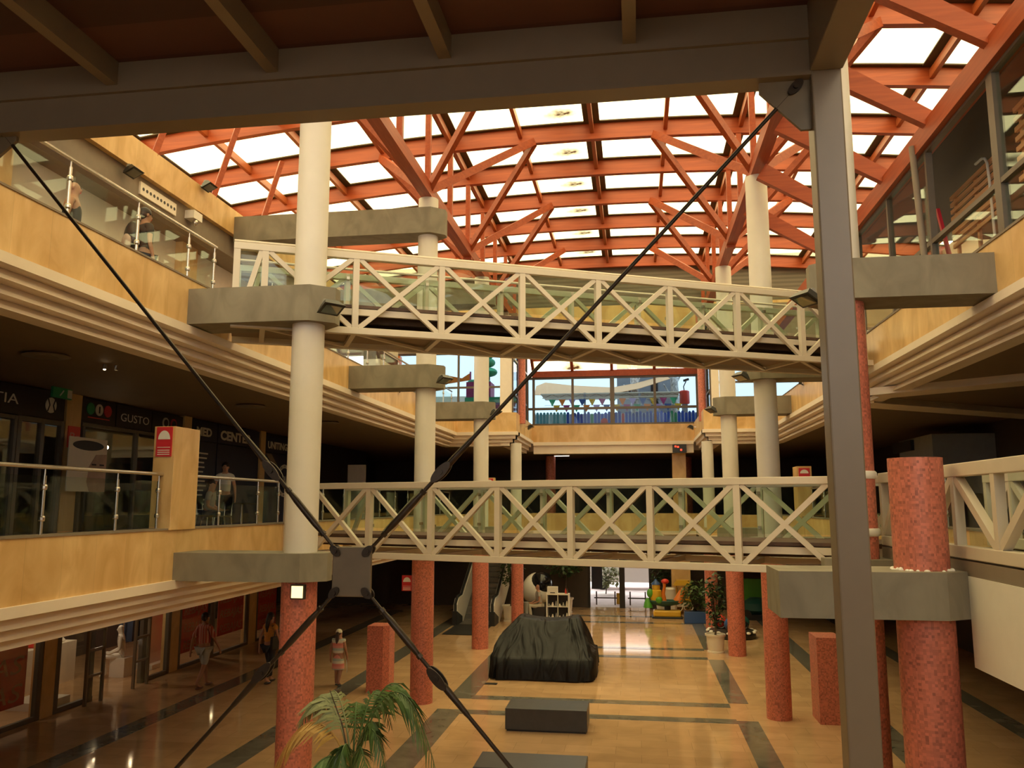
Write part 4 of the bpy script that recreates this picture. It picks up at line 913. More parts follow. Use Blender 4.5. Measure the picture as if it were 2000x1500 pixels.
p, M4, J = person('person with a dark backpack standing on the upper left terrace', (-7.8, 11.95, 7.3), R(150), 1.76, 'skin1', 'tank', 'denim', hairstyle='short', sleeve=.6, pose='stand')
b_ = MB(); b_.ell((0, .19, 1.2), .17, .11, .25, 18, 10); b_.v = [M4 @ v for v in b_.v]; b_.build('backpack', 'black', p, smooth=True)
b_ = MB(); b_.ell((0, .27, 1.1), .12, .06, .14, 14, 8); b_.v = [M4 @ v for v in b_.v]; b_.build('backpack_pocket', 'skinpaper', p, smooth=True)
person('person in a white top standing before the navy banners on the middle level', (-9.7, 18.7, 3.6), R(30), 1.68, 'skin2', 'whitecl', 'trous', hairstyle='short', pose='stand', sleeve=.5)
person('person seated at a café table behind the middle left railing', (-9.5, 17.6, 3.6), R(100), 1.66, 'skin2', 'grey', 'denim', hairstyle='short', pose='sit', sleeve=.6)
person('person in a grey shirt seated beside the white cube shelf looking at his hands', (-3.72, 32.2, 0), R(-70), 1.72, 'skin1', 'grey', 'khaki', hairstyle='bald', pose='sit', sleeve=.5)
person('white mannequin seated in the ground shop window', (-13.0, 20.15, 0), R(-60), 1.7, 'mann', 'mann', 'mann', hairstyle='bald', pose='sit', name='mannequin', clothes=False)
B(-13.2, -12.8, 19.95, 20.35, 0, .46).build('display_cube', 'wsh', label='white cube stool under the seated mannequin', cat='stool')

# café furniture
def chair(x, y, z, r, lab):
    t = thing('cafe_chair', lab, 'chair', (x, y, z), 'café chairs on the middle level')
    c, s = math.cos(r), math.sin(r); W = lambda a, b, q: (x + a * c - b * s, y + a * s + b * c, z + q)
    MB().bar(W(-.2, 0, .45), W(.2, 0, .45), .4, .03).build('seat', 'dark', t)
    MB().bar(W(-.2, .2, .72), W(.2, .2, .72), .02, .26).build('backrest', 'dark', t)
    for a in (-.18, .18):
        MB().tube([W(a, -.19, 0), W(a, -.17, .44)], .012, 6).build('leg', 'inox', t); MB().tube([W(a, .24, 0), W(a, .18, .45), W(a, .21, .85)], .012, 6).build('leg', 'inox', t)
chair(-9.5, 17.6, 3.6, R(100), 'metal legged café chair under the seated person on the middle level')
chair(-8.6, 16.4, 3.6, R(-40), 'metal legged café chair behind the middle left railing, left of the table')
chair(-8.4, 20.4, 3.6, R(60), 'metal legged café chair near the crest banner')
t = thing('cafe_table', 'small round café table behind the middle left railing', 'table', (-8.7, 17.6, 3.6))
MB().lathe((-8.7, 17.6, 4.3), [(.32, 0), (.34, .015), (.32, .03)], 28).build('tabletop', 'dark', t, smooth=True); MB().cyl((-8.7, 17.6, 3.62), (-8.7, 17.6, 4.3), .03, n=12).build('stem', 'inox', t, smooth=True); MB().lathe((-8.7, 17.6, 3.6), [(.22, 0), (.22, .02), (.03, .04)], 24).build('base', 'inox', t, smooth=True)

# ------------------------------------------------------------------ things on the hall floor
# black covered stall
def ring(x0, x1, y0, y1, z, seed, amp, n=96, bulge=0):
    pts = []; rnd = random.Random(seed); ph = [rnd.random() * 6 for _ in range(4)]
    for k in range(n):
        t = 2 * PI * k / n; c, s = math.cos(t), math.sin(t); e = .22
        x = (x0 + x1) / 2 + (x1 - x0) / 2 * math.copysign(abs(c) ** e, c); y = (y0 + y1) / 2 + (y1 - y0) / 2 * math.copysign(abs(s) ** e, s)
        f = amp * (math.sin(t * 13 + ph[0]) + .7 * math.sin(t * 23 + ph[1]) + .5 * math.sin(t * 37 + ph[2]))
        x += c * f + (-bulge if c < -.3 else 0); y += s * f
        pts.append((x, y, z + amp * .4 * math.sin(t * 9 + ph[3])))
    return pts
RG = [(-3.74, -1.10, 21.0, 23.7, .03, 3, .03, 0), (-3.72, -1.11, 21.03, 23.66, .25, 3, .026, 0), (-3.70, -1.12, 21.05, 23.62, .50, 3, .016, .02), (-3.66, -1.18, 21.14, 23.5, .55, 3, .006, .05), (-3.52, -1.27, 21.42, 23.35, .74, 5, .03, .12), (-3.42, -1.36, 21.64, 23.22, .95, 5, .035, .1), (-3.28, -1.45, 21.88, 23.08, 1.17, 5, .022, .03), (-3.15, -1.53, 22.1, 22.95, 1.37, 5, .004, 0), (-3.08, -1.58, 22.14, 22.9, 1.39, 5, .002, 0)]
vs = []; n = 96
for r in RG: vs += ring(*r[:7], bulge=r[7])
# sag of the top edge between the two corner poles
vs = [(x, y, z - (.10 * max(0, 1 - ((x + 2.33) / .72) ** 2) if z > 1.0 else 0)) for x, y, z in vs]
fs = [(i * n + k, i * n + (k + 1) % n, (i + 1) * n + (k + 1) % n, (i + 1) * n + k) for i in range(len(RG) - 1) for k in range(n)]
m = MB().add(vs, fs)
c0 = len(m.v); m.v.append(Vector((-2.33, 22.5, 1.27))); m.f += [((len(RG) - 1) * n + k, (len(RG) - 1) * n + (k + 1) % n, c0) for k in range(n)]
t = thing('covered_stall', 'large stall hidden under a black fabric cover in the middle of the hall', 'covered stall', (-2.4, 22.3, 0))
m.build('cover', 'tarp', t, smooth=60)
B(-3.45, -1.35, 21.12, 23.5, 0, .06).build('base_frame', 'trunk', t)
def bench(x0, x1, y0, y1, h, lab):
    t = thing('stone_bench', lab, 'bench', ((x0 + x1) / 2, (y0 + y1) / 2, 0), 'charcoal block benches')
    B(x0, x1, y0, y1, .03, h).build('block', 'bench', t, bevel=.008); B(x0 + .03, x1 - .03, y0 + .03, y1 - .03, 0, .03).build('plinth', 'black', t)
bench(-2.58, -1.01, 16.48, 17.3, .42, 'charcoal block bench standing in front of the black covered stall')
bench(-2.5, -.83, 12.85, 13.65, .42, 'charcoal block bench at the bottom edge, nearest the camera')
B(-3.72, -3.42, 20.5, 20.68, .001, .012).build('floor_outlet', 'black', label='small dark floor outlet beside the black covered stall', cat='floor outlet')

# palm in front of the first left column
def frond(t, base, az, L, peak, end, mat, nl=30, lw=.028, ll=.36):
    base = Vector(base); a = Vector((math.cos(az), math.sin(az), 0)); pts = []
    r = 2 * peak + 2 * math.sqrt(max(0, peak * (peak - end))); c = r - end; N = 16
    for i in range(N + 1):
        s = i / N; pts.append(base + a * L * s + Vector((0, 0, r * s - c * s * s)))
    m = MB().tube(pts, [.011 * (1 - .75 * i / N) for i in range(N + 1)], 6)
    sd = Vector((-a.y, a.x, 0)); D = L + peak
    for i in range(nl):
        s = .22 + .76 * i / nl; f = s * N; k = min(int(f), N - 1); p = pts[k].lerp(pts[k + 1], f - k); d = (pts[k + 1] - pts[k]).normalized()
        l = ll * D * .62 * (math.sin(PI * min(1, .12 + s * .80))) * random.uniform(.8, 1.1)
        for sg in (-1, 1):
            o = (sd * sg * random.uniform(.5, .8) + d * .75 + Vector((0, 0, -.35 - .3 * random.random()))).normalized()
            q1 = p + o * l * .5 + Vector((0, 0, -.02)); q2 = p + o * l + Vector((0, 0, -l * .4))
            wv = d * lw * .5
            m.add([p - wv * .4, p + wv * .4, q1 + wv, q1 - wv, q2], [(0, 1, 2, 3), (3, 2, 4)])
    m.build('frond', mat, t)
t = thing('potted_palm', 'palm with one yellowed frond rising in front of the first left column', 'palm', (-2.75, 8.0, 0))
MB().tube([(-2.75, 8.0, .3), (-2.72, 8.0, 1.2), (-2.72, 8.02, 1.78)], [.055, .045, .04], 12).build('trunk', 'trunk', t, smooth=True)
MB().lathe((-2.75, 8.0, 0), [(.2, 0), (.27, .42), (.29, .42), (.29, .46), (.25, .46), (.25, .4), (.02, .4)], 28).build('pot', 'pot', t, smooth=True)
bs = (-2.72, 8.02, 1.76)
for az, L, pk, en, mt in ((R(-8), .86, .78, .05, 'leaf'), (R(18), .7, .82, .15, 'leaf'), (R(60), .5, .72, .3, 'leaf'), (R(105), .5, .6, .1, 'leaf'), (R(170), .62, .68, .35, 'leafg'), (R(192), .82, .48, -.15, 'leafy'), (R(150), .5, .72, .45, 'leafg'), (R(222), .62, .2, -.3, 'leaf'), (R(-55), .55, .3, -.25, 'leaf'), (R(-95), .42, .32, -.2, 'leaf'), (R(-30), .5, .45, -.1, 'leaf'), (R(205), .6, .12, -.4, 'leaf'), (R(-15), .35, .5, .2, 'leaf'), (R(250), .4, .3, -.2, 'leaf')):
    frond(t, bs, az, L, pk, en, mt)
MB().tube([(-2.72, 8.0, 1.76), (-2.85, 8.05, 2.2), (-3.0, 8.1, 2.5)], [.01, .008, .004], 6).build('bare_stalk', 'trunk', t)

def bushy(name, lab, loc, h0, h1, rad, n, pot, potmat='pot', leaf='leafd', cat='potted tree', ls=.16, trunk=.03):
    t = thing(name, lab, cat, loc); x, y, z = loc; rnd = random.Random(int(abs(x * 100) + y * 10))
    if pot: MB().lathe((x, y, z), [(pot * .9, 0), (pot * .9, pot * .16), (pot * .8, pot * .18), (pot * .86, pot * .5), (pot * .98, pot * 1.75), (pot * 1.1, pot * 1.75), (pot * 1.12, pot * 1.95), (pot * .98, pot * 1.95), (pot * .95, pot * 1.8), (.02, pot * 1.78)], 32).build('pot', potmat, t, smooth=True)
    MB().tube([(x, y, z + (pot or 0) * 1.78), (x + .03, y, z + h0), (x - .02, y + .02, z + (h0 + h1) / 2)], [trunk, trunk * .8, trunk * .4], 10).build('trunk', 'trunk', t, smooth=True)
    for _ in range(6):
        a = rnd.random() * 6.28; MB().tube([(x, y, z + h0 * .95), (x + rad * .5 * math.cos(a), y + rad * .5 * math.sin(a), z + h0 + (h1 - h0) * rnd.uniform(.3, .9))], [trunk * .5, trunk * .2], 6).build('branch', 'trunk', t)
    m = MB()
    for _ in range(n):
        while True:
            p = Vector((rnd.uniform(-1, 1), rnd.uniform(-1, 1), rnd.uniform(-1, 1)))
            if .25 < p.length < 1: break
        c = Vector((x + p.x * rad, y + p.y * rad, z + (h0 + h1) / 2 + p.z * (h1 - h0) / 2))
        d = Vector((rnd.uniform(-1, 1), rnd.uniform(-1, 1), rnd.uniform(-.8, .3))).normalized(); s_ = d.cross(Vector((0, 0, 1))).normalized() * ls * .3
        l = ls * rnd.uniform(.7, 1.2)
        m.add([c, c + d * l * .5 + s_, c + d * l, c + d * l * .5 - s_], [(0, 1, 2), (0, 2, 3)])
    m.build('foliage', leaf, t)
    return t
bushy('potted_tree', 'thin potted tree in a white pot beside the third right column', (2.22, 25.85, 0), .75, 2.35, .32, 420, .27, leaf='leafd')
bushy('potted_tree', 'leafy potted tree beside the escalator', (-4.7, 31.4, 0), 1.25, 2.6, .48, 560, .3)
bushy('potted_tree', 'dark leafy tree in the shade beside the bright entrance', (-2.9, 34.2, 0), 1.4, 2.6, .8, 600, .3, ls=.2)
t = bushy('potted_bush', 'green bush in a blue trough between the ride and the carousel', (2.05, 32.0, 0), .45, 1.55, .5, 520, 0, leaf='leaf', cat='potted bush', trunk=.04)
B(1.65, 2.5, 31.75, 32.25, 0, .42).build('trough', 'bluep', t, bevel=.02)
bushy('potted_bush', 'dark bush right of the bright entrance door', (.95, 35.3, 0), .5, 2.2, .4, 380, .25, cat='potted bush')

# kiosk corner
t = thing('cube_shelf', 'white four-compartment cube shelf behind the covered stall', 'shelf', (-2.98, 32.3, 0))
x0, x1, y0, y1, zt = -3.45, -2.58, 32.05, 32.45, .95
for z in (.0, zt - .045): B(x0, x1, y0, y1, z, z + .045).build('top_board' if z else 'bottom_board', 'wsh', t)
for x in (x0, x1 - .045): B(x, x + .045, y0, y1, .045, zt - .045).build('side_board', 'wsh', t)
B((x0 + x1) / 2 - .01, (x0 + x1) / 2 + .01, y0, y1, .045, zt - .045).build('divider', 'wsh', t); B(x0 + .045, x1 - .045, y0, y1, .46, .485).build('middle_board', 'wsh', t)
B(x0 + .02, x1 - .02, y1 - .02, y1 - .005, .03, zt - .03).build('back_board', 'dark', t)
k = 0
for row, zz in (('upper', .485), ('lower', .045)):
    for i in range(6):
        x = x0 + .1 + i * .135; hgt = .08 + .05 * ((i * 7) % 3)
        MB().lathe((x, 32.15, zz), [(.035, 0), (.045, hgt * .4), (.03, hgt * .7), (.018, hgt), (.022, hgt + .015)], 14).build('ceramic_pot', 'wallb' if i % 2 else 'grw', smooth=True, label='small pale ceramic piece on the %s row of the cube shelf, %s from the left' % (row, ORD[i]), cat='ornament', group='ceramics in the cube shelf')
t = thing('cash_box', 'pale box standing on the cube shelf', 'box', (-3.22, 32.2, .95)); B(-3.42, -3.02, 32.1, 32.35, .95, 1.2).build('case', 'wsh', t, bevel=.01); B(-3.3, -3.12, 32.09, 32.1, .97, 1.0).build('slot', 'black', t)
for i, (x, m_) in enumerate(((-2.72, 'rdp'), (-2.66, 'trunk'))): MB().lathe((x, 32.2, .95), [(.03, 0), (.032, .12), (.012, .16), (.012, .2)], 12).build('bottle', m_, smooth=True, label='%s bottle on the right end of the cube shelf' % ('red', 'brown')[i], cat='bottle')
B(-3.95, -3.5, 32.0, 32.4, 0, .46).build('stool_block', 'dark', label='dark block stool under the seated person in grey', cat='stool', bevel=.01)
t = thing('egg_pod', 'big glossy white egg-shaped pod with a black visor', 'pod', (-4.0, 33.7, 0))
m = MB(); prof = []
for i in range(17):
    a = PI * i / 16; z = .98 - .62 * math.cos(a); r = .60 * math.sin(a) * (1 - .12 * math.cos(a) * -1); prof.append((max(.01, r), z))
m.lathe((-4.0, 33.7, 0), prof, 36); m.build('shell', 'egg', t, smooth=True)
m = MB(); m.ell((-3.8, 33.52, 1.2), .45, .45, .46, 28, 14); m.build('visor', 'eggb', t, smooth=True)
MB().lathe((-4.0, 33.7, 0), [(.45, 0), (.42, .08), (.25, .14), (.2, .45)], 28).build('base', 'dark', t, smooth=True)
t = thing('round_stand', 'small round grey-topped stand beside the escalator', 'stand', (-4.55, 32.0, 0)); MB().lathe((-4.55, 32.0, .6), [(.25, 0), (.27, .03), (.25, .06)], 24).build('top', 'grw', t, smooth=True); MB().cyl((-4.55, 32.0, 0), (-4.55, 32.0, .6), .08, n=16).build('stem', 'trunk', t, smooth=True)
MB().lathe((-4.2, 32.0, 0), [(.1, 0), (.1, .62), (.08, .64)], 20).build('waste_bin', 'grw', smooth=True, label='narrow grey cylinder bin beside the round stand', cat='bin')

# escalator
t = thing('escalator', 'steel escalator with black handrails rising towards the back left', 'escalator', (-5.85, 30.3, 0))
y0, y1 = 30.6, 34.75; sl = math.tan(R(30))
def ez(y): return max(0, (y - 31.2) * sl)
MB().prism([(30.3, .02), (31.2, .02), (34.75, (34.75 - 31.2) * sl), (34.75, (34.75 - 31.2) * sl - .6), (32.0, -.0), (30.3, 0)], -6.45, -5.25, 'X').build('step_band', 'stepm', t)
for k in range(10): B(-6.4, -5.3, 31.3 + k * .33, 31.63 + k * .33, ez(31.3 + k * .33) + .02, ez(31.3 + k * .33) + .2).build('step', 'stepm', t)
for x, lab in ((-6.6, 'l'), (-5.25, 'r')):
    MB().prism([(30.2, 0), (31.3, 0), (34.75, 1.6), (34.75, 2.95), (31.1, .95), (30.35, .92), (30.1, .7), (30.1, .3)], x, x + .15, 'X').build('balustrade', 'wsh', t)
    MB().tube([(x + .075, 30.3, .25), (x + .075, 30.08, .4), (x + .075, 30.08, .75), (x + .075, 30.4, .98), (x + .075, 31.1, 1.0), (x + .075, 34.75, 3.0)], .05, 10).build('handrail', 'rubber', t, smooth=True)
    MB().prism([(30.0, 0), (30.9, 0), (30.9, .22), (30.0, .5)], x - .02, x + .17, 'X').build('skirt', 'rubber', t)
B(-6.5, -5.2, 27.9, 30.2, .004, .02).build('floor_mat', 'rubber', label='dark floor mat at the foot of the escalator', cat='mat')

# rides
t = thing('kiddie_ride', 'yellow and orange coin ride with a bird neck and boat-shaped seat on a yellow base', 'ride', (1.0, 33.2, 0))
B(.55, 1.6, 32.95, 33.45, .05, .3).build('base', 'yel', t, bevel=.06); B(.5, 1.65, 32.9, 33.5, 0, .07).build('base_skirt', 'black', t, bevel=.02)
MB().cyl((1.1, 33.2, .28), (1.1, 33.2, .5), .12, n=16).build('pedestal', 'black', t)
MB().lathe((1.0, 33.2, .42), [(.1, 0), (.5, .1), (.62, .22), (.6, .24), (.4, .2)], 28, 1.1, .5).build('hull', 'tealp', t, smooth=True)
MB().tube([(1.5, 33.2, .6), (1.62, 33.2, .85), (1.68, 33.2, 1.12)], [.2, .16, .05], 14).build('seat_back', 'org', t, smooth=True)
MB().tube([(.98, 33.2, .6), (.95, 33.2, .9), (1.0, 33.2, 1.15), (1.0, 33.2, 1.3)], [.1, .07, .055, .07], 14).build('neck', 'org', t, smooth=True)
MB().ell((1.03, 33.2, 1.36), .15, .1, .1, 18, 10).build('crest_head', 'rdp', t, smooth=True)
MB().lathe((.68, 33.2, .6), [(.2, 0), (.24, .15), (.2, .42), (.15, .45)], 22).build('turret', 'yel', t, smooth=True)
MB().lathe((.68, 33.2, 1.05), [(.14, 0), (.16, .1), (.14, .2)], 20).build('turret_head', 'yel', t, smooth=True)
MB().lathe((.68, 33.2, 1.24), [(.17, 0), (.16, .05), (.08, .12), (.03, .2)], 20).build('turret_roof', 'bluep', t, smooth=True)
MB().ell((.45, 33.1, .92), .13, .1, .17, 16, 8).build('side_pod', 'grp', t, smooth=True); MB().ell((.78, 32.95, .68), .13, .08, .13, 16, 8).build('wheel_cover', 'grp', t, smooth=True)
MB().lathe((.36, 33.15, .38), [(.18, 0), (.14, .2), (.06, .36)], 16).build('bow_cone', 'grp', t, smooth=True)
MB().lathe((1.28, 34.6, 0), [(.24, 0), (.26, .9), (.28, .95), (.24, 1.0)], 24).build('white_drum', 'wsh', smooth=True, label='white drum behind the orange coin ride', cat='drum')
t = thing('snack_cart', 'little yellow-roofed cart beside the blue trough bush', 'cart', (1.75, 34.4, 0))
for x in (1.5, 2.0): MB().cyl((x, 34.4, .5), (x, 34.4, 1.15), .02, n=8).build('pole', 'yel', t)
B(1.45, 2.05, 34.2, 34.6, .5, .58).build('tray', 'yel', t); MB().prism([(1.38, 1.12), (2.12, 1.12), (2.0, 1.32), (1.5, 1.32)], 34.15, 34.65, 'Y').build('roof', 'yel', t)
for x in (1.55, 1.95): MB().tube([(x + .17 * math.cos(a), 34.2, .3 + .17 * math.sin(a)) for a in [2 * PI * k / 18 for k in range(19)]], .02, 6).build('wheel', 'wsh', t)
B(1.5, 2.0, 34.25, 34.55, .3, .5).build('cart_box', 'wallb', t)
t = thing('mini_carousel', 'small dark round carousel with white scalloped rim behind the third right column', 'carousel', (3.0, 28.85, 0))
MB().lathe((3.0, 28.85, 0), [(.74, 0), (.77, .05), (.77, .14), (.7, .16)], 40).build('base', 'black', t, smooth=True)
MB().lathe((3.0, 28.85, .16), [(.7, 0), (.74, .02), (.74, .06), (.6, .08)], 40).build('rim', 'dark', t, smooth=True)
for k in range(14):
    a = 2 * PI * k / 14; c = Vector((3.0 + .75 * math.cos(a), 28.85 + .75 * math.sin(a), .2)); MB().ell(c, .075, .075, .045, 12, 8).build('scallop', 'wsh', t, smooth=True)
MB().cyl((3.0, 28.85, .2), (3.0, 28.85, 1.0), .1, n=16).build('centre_pole', 'tealp', t, smooth=True)
for k, m_ in enumerate(('tealp', 'rdp', 'bluep')):
    a = 2 * PI * k / 3 + .4; c = Vector((3.0 + .42 * math.cos(a), 28.85 + .42 * math.sin(a), .45)); mm = MB(); mm.ell(c, .22, .2, .22, 16, 8); seat = mm.build('seat_pod', m_, t, smooth=True)
    MB().tube([(c.x + .14 * math.cos(b), c.y - .2, .38 + .12 * math.sin(b)) for b in [2 * PI * q / 12 for q in range(13)]], .03, 6).build('toy_wheel', 'black', seat)
t = thing('ride_booth', 'green panelled toy ride with a dark car front, half hidden behind the right columns', 'ride', (4.4, 33.8, 0))
B(3.9, 5.0, 33.8, 34.0, .6, 1.45).build('green_panel', 'grp', t, bevel=.02)
MB().lathe((4.4, 33.3, .2), [(.3, 0), (.5, .15), (.48, .4), (.2, .6)], 24, 1.1, .8).build('car_body', 'tealp', t, smooth=True)
for x in (4.0, 4.8): MB().cyl((x, 32.9, .2), (x, 33.0, .2), .18, n=18).build('wheel', 'rubber', t)
B(3.95, 4.9, 32.95, 33.9, 0, .2).build('base', 'black', t)
t = thing('advert_board', 'pale advertising board with a dark bottle picture on the right ground wall', 'board', (6.9, 36.0, 0))
B(5.6, 7.6, 35.9, 35.98, .3, 2.2).build('panel', 'grw', t)
MB().lathe((6.1, 35.88, .7), [(.1, 0), (.11, .5), (.04, .8), (.04, 1.0)], 14, 1, .15).build('bottle_picture', 'black', t, smooth=True)
B(6.5, 7.3, 35.885, 35.9, 1.0, 1.06).build('text_line', 'lintel', t); B(6.45, 7.35, 35.885, 35.9, 1.25, 1.45).build('text_line', 'lintel', t)
t = thing('ceiling_lamp', 'small lit strip lamp under the far middle soffit', 'lamp', (-3.3, 37, 6.4)); B(-3.6, -2.9, 37, 37.15, 6.44, 6.5).build('case', 'wsh', t); B(-3.58, -2.92, 37.02, 37.13, 6.43, 6.44).build('tube', emit('strip_glow', (1, .95, .85), 3), t)

# ------------------------------------------------------------------ outside the far entrance (ground level)
fr = B(-2.1, -2.0, 35.95, 36.15, 0, 2.72); fr.box(-.78, -.55, 35.95, 36.15, 0, 2.72); fr.box(.45, .55, 35.95, 36.15, 0, 2.72)
struct('door_3', fr, 'dark')
for x0, x1, lab in ((-1.95, -1.5, 'a'),): B(x0, x1, 36.16, 36.2, .75, 2.72).build('entrance_banner', 'navy', label='dark hanging panel outside the left entrance leaf', cat='panel')
for x0, x1, nm in ((-1.9, -.9, 'left'), (-.45, .4, 'right')):
    t = thing('barrier_rail', 'low dark barrier rail outside the %s entrance opening' % nm, 'barrier', ((x0 + x1) / 2, 37.2, 0), 'entrance barrier rails')
    for x in (x0 + .1, x1 - .1): MB().cyl((x, 37.2, -.02), (x, 37.2, .55), .03, n=10).build('post', 'trunk', t)
    B(x0, x1, 37.18, 37.22, .25, .3).build('rail', 'trunk', t)
B(-.95, -.72, 37.5, 37.6, -.02, .45).build('yellow_sign_stand', 'yel', label='small yellow floor sign outside the entrance', cat='sign')
B(-9, 8, 52, 52.4, -.02, 4.2).build('house_facade', 'hous', label='long pinkish house facade across the bright square', cat='building')
bushy('hedge_shrub', 'round pale green shrub outside the left entrance leaf', (-1.55, 41.5, 0), .3, 1.5, .7, 420, 0, leaf='leafg', cat='shrub', ls=.25)
def van():
    t = thing('white_van', 'white van parked outside beyond the entrance', 'van', (-.6, 44.5, 0))
    MB().prism([(-2.6, .35), (1.9, .35), (1.9, 1.2), (1.6, 1.35), (1.15, 2.15), (.9, 2.25), (-2.4, 2.25), (-2.6, 2.1)], 43.7, 45.4, 'Y').build('body', 'egg', t, bevel=.05)
    for a, b in ((-2.2, -1.0), (-.8, .3)): B(a, b, 43.68, 43.7, 1.45, 2.0).build('side_window', 'black', t)
    MB().prism([(.45, 1.45), (1.4, 1.45), (1.05, 2.0), (.45, 2.0)], 43.68, 43.7, 'Y').build('side_window', 'black', t)
    for x in (-1.8, 1.0):
        for y in (43.68, 45.25): MB().cyl((x, y, .33), (x, y + .18, .33), .35, n=22).build('wheel', 'rubber', t)
van()
# ------------------------------------------------------------------ upper terrace playground behind the windows
t = thing('picket_fence', 'blue painted picket fence with white gaps on the terrace behind the far windows', 'fence', (-.9, 37.5, 7.3))
k = 0; x = -4.6
while x < 3.6:
    mt = 'teal' if x < -3.1 else ('treeg' if k in (17, 40, 41) else ('rdp' if k in (26, 51) else 'bluef'))
    zt = 8.42 + .05 * math.sin(k * 2.1) if x > -3.1 else 8.46
    MB().prism([(x, 7.32), (x + .12, 7.32), (x + .12, zt - .05), (x + .06, zt), (x, zt - .05)], 37.5, 37.53, 'Y').build('picket', mt, t); x += .155; k += 1
for z in (7.5, 8.2): B(-4.6, 3.6, 37.53, 37.57, z, z + .07).build('rail', 'egg', t)
B(-4.6, 3.6, 37.75, 37.8, 7.3, 8.38).build('rear_board', 'egg', t)
MB().ell((-1.35, 37.48, 7.98), .16, .02, .17, 16, 8).build('painted_flower', 'rdp', t)
fl = [('treeg', .0), ('purp', .0), ('yel', 0), ('bluep', 0), ('mauve', 0), ('org', 0)]
for row, z in ((0, 9.2), (1, 8.92)):
    t = thing('pennant_string', 'string of coloured pennants on the terrace, %s row' % ('upper', 'lower')[row], 'bunting', (-1, 38.5, z), 'pennant strings on the terrace')
    MB().tube([(-4.2, 38.78, z), (2.0, 38.78, z - .02)], .01, 6).build('cord', 'egg', t)
    for i in range(13):
        x = -4.0 + i * .47 + row * .2; MB().prism([(x, z), (x + .34, z - .01), (x + .17, z - .34)], 38.77, 38.78, 'Y').build('pennant', fl[(i * 5 + row * 2) % 6][0], t)
t = thing('truss_canopy', 'cream lattice canopy edge above the pennants', 'canopy frame', (-1.2, 38.8, 9.25))
for z in (9.27, 9.45): B(-4.3, 2.0, 38.78, 38.84, z - .02, z + .02).build('chord', 'cream', t)
for k in range(9): MB().bar((-4.2 + k * .7, 38.81, 9.28), (-3.85 + k * .7, 38.81, 9.44), .02, .02).build('web', 'lintel', t); MB().bar((-3.85 + k * .7, 38.81, 9.44), (-3.5 + k * .7, 38.81, 9.28), .02, .02).build('web', 'lintel', t)
for x in (-2.35, .2): B(x, x + .1, 38.8, 38.9, 7.3, 9.5).build('post', 'bldg', t)
B(-4.4, 2.1, 38.9, 41.2, 9.46, 9.5).build('canopy_cloth', 'cream', t)
top = [(-4.87, 9.96), (-4.41, 10.13), (-3.04, 9.95), (-1.06, 9.81), (.05, 9.99), (1.52, 10.35)]; bot = [(-4.75, 9.5), (-4.3, 9.48), (-2.96, 9.47), (-1.03, 9.48), (.28, 9.72), (1.71, 10.15)]
m = MB(); vs = []
for (xa, za), (xb, zb) in zip(top, bot): vs += [(xa, 41.2, za + .25), (xb, 39.2, zb), (xb, 39.2, zb - .02), (xa, 41.2, za + .22)]
fs = []
for i in range(5):
    a = i * 4
    for j in range(4): fs.append((a + j, a + (j + 1) % 4, a + 4 + (j + 1) % 4, a + 4 + j))
m.add(vs, fs + [(0, 1, 2, 3), (20, 21, 22, 23)]).build('shade_sail', 'sail', smooth=True, label='sand coloured shade sail stretched over the terrace playground', cat='shade sail')
t = thing('grey_building', 'grey rendered building behind the shade sail', 'building', (.65, 42.6, 7.3)); B(-.85, 2.15, 42.2, 43, 7.3, 12.6).build('wall', 'bldg', t); B(-.55, .1, 42.17, 42.2, 9.8, 10.3).build('window', 'black', t); B(.85, 1.2, 42.17, 42.2, 9.2, 10.5).build('window', 'black', t)
for i, x in enumerate((.0, 1.95)):
    t = thing('white_tree', 'white-barked tree trunk on the terrace, %s' % ('left of the window mullion', 'right beside the red drum')[i], 'tree', (x, 41.3, 7.3), 'white-barked trunks'); MB().tube([(x, 41.3, 7.3), (x + .05, 41.3, 9.5), (x - .05, 41.3, 12.5)], [.26, .2, .16], 12).build('trunk', 'birch', t, smooth=True)
    for q in range(3): MB().tube([(x, 41.3, 9.3 + q * .7), (x + (.5 if q % 2 else -.5), 41.3, 10.2 + q * .7)], [.07, .03], 8).build('branch', 'birch', t)
t = thing('red_hopper', 'red hanging drum on the terrace with a lamp above it', 'hopper', (2.33, 39.2, 8.9)); MB().lathe((2.33, 39.2, 8.92), [(.2, 0), (.24, .05), (.23, .6), (.18, .64)], 20).build('drum', 'rdp', t, smooth=True); MB().tube([(2.33, 39.2, 9.5), (2.3, 39.2, 9.75), (2.42, 39.2, 10.0)], .025, 8).build('stalk', 'black', t); MB().bar((2.3, 39.2, 10.02), (2.55, 39.2, 10.1), .12, .1).build('lamp_head', 'black', t); B(2.2, 2.46, 39.1, 39.3, 7.3, 8.95).build('stand', 'bldg', t)
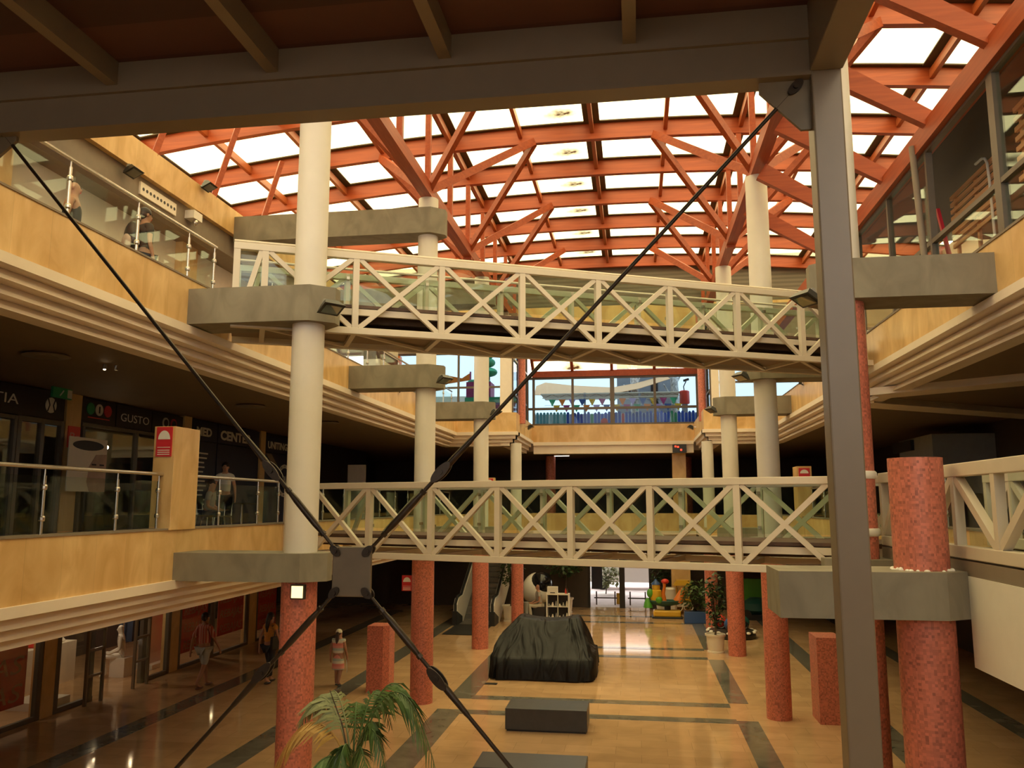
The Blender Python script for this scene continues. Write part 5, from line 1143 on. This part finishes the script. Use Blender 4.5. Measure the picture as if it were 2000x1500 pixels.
# play village left
t = thing('play_house', 'magenta and mauve play house with a round dark red arch behind the left far window', 'play house', (-6.5, 36, 7.3))
B(-7.3, -5.2, 36, 37, 7.3, 8.75).build('wall', 'mauve', t); B(-7.45, -5.1, 35.9, 37.1, 8.75, 9.0).build('eaves', 'treeg', t); B(-7.4, -6.3, 35.95, 37, 9.0, 9.7).build('upper_storey', 'purp', t)
MB().prism([(-5.9 + .8 * math.cos(a), 7.3 + 1.35 * math.sin(a)) for a in [PI * k / 20 for k in range(21)]], 35.85, 36, 'Y').build('round_arch', 'purp', t); B(-7.15, -6.9, 35.97, 36, 8.1, 8.5).build('window', 'egg', t)
for x in (-7.2, -6.9, -6.6): MB().ell((x, 36.4, 9.72), .25, .2, .16, 14, 8).build('hedge_roof', 'treeg', t, smooth=True)
t = thing('topiary_tree', 'green tiered topiary tree on the play house terrace', 'tree', (-6.6, 38, 7.3)); MB().cyl((-6.75, 38, 7.3), (-6.75, 38, 10.6), .07, n=10).build('trunk', 'trunk', t)
for z, r in ((10.45, .42), (10.9, .32), (11.25, .2)): MB().ell((-6.75, 38, z), r, r, .22, 18, 8).build('leaf_tier', 'treeg', t, smooth=True)
t = thing('orange_flag', 'orange pointed banner on the play house terrace', 'banner', (-8.0, 37.4, 7.3)); MB().cyl((-7.5, 37.4, 7.3), (-7.5, 37.4, 10.4), .04, n=8).build('pole', 'purp', t); MB().prism([(-8.6, 10.25), (-7.9, 10.1), (-7.5, 10.35), (-7.5, 10.0), (-8.6, 9.85)], 37.38, 37.42, 'Y').build('cloth', 'org', t)
t = thing('cream_house', 'cream low wall with grey window bays behind the left far window', 'building', (-9.3, 40, 7.3)); B(-11, -7.6, 40, 41, 7.3, 9.6).build('wall', 'cream', t)
for x in (-10.6, -9.9, -9.2, -8.5): B(x, x + .4, 39.97, 40, 7.6, 8.6).build('window', 'bldg', t)
# cafe counter on the upper left terrace
t = thing('snack_counter', 'cream and brown banded snack counter with a red end at the far upper left', 'counter', (-9.0, 29, 7.3))
for z0, z1, m_ in ((7.3, 8.9, 'trunk'), (8.9, 9.3, 'cream'), (9.3, 9.62, 'trunk'), (9.62, 9.95, 'cream')): B(-9.3, -8.7, 27.4, 29.6, z0, z1).build('band', m_, t)
B(-9.3, -8.65, 29.65, 29.95, 7.3, 9.8).build('red_end', 'org', t)
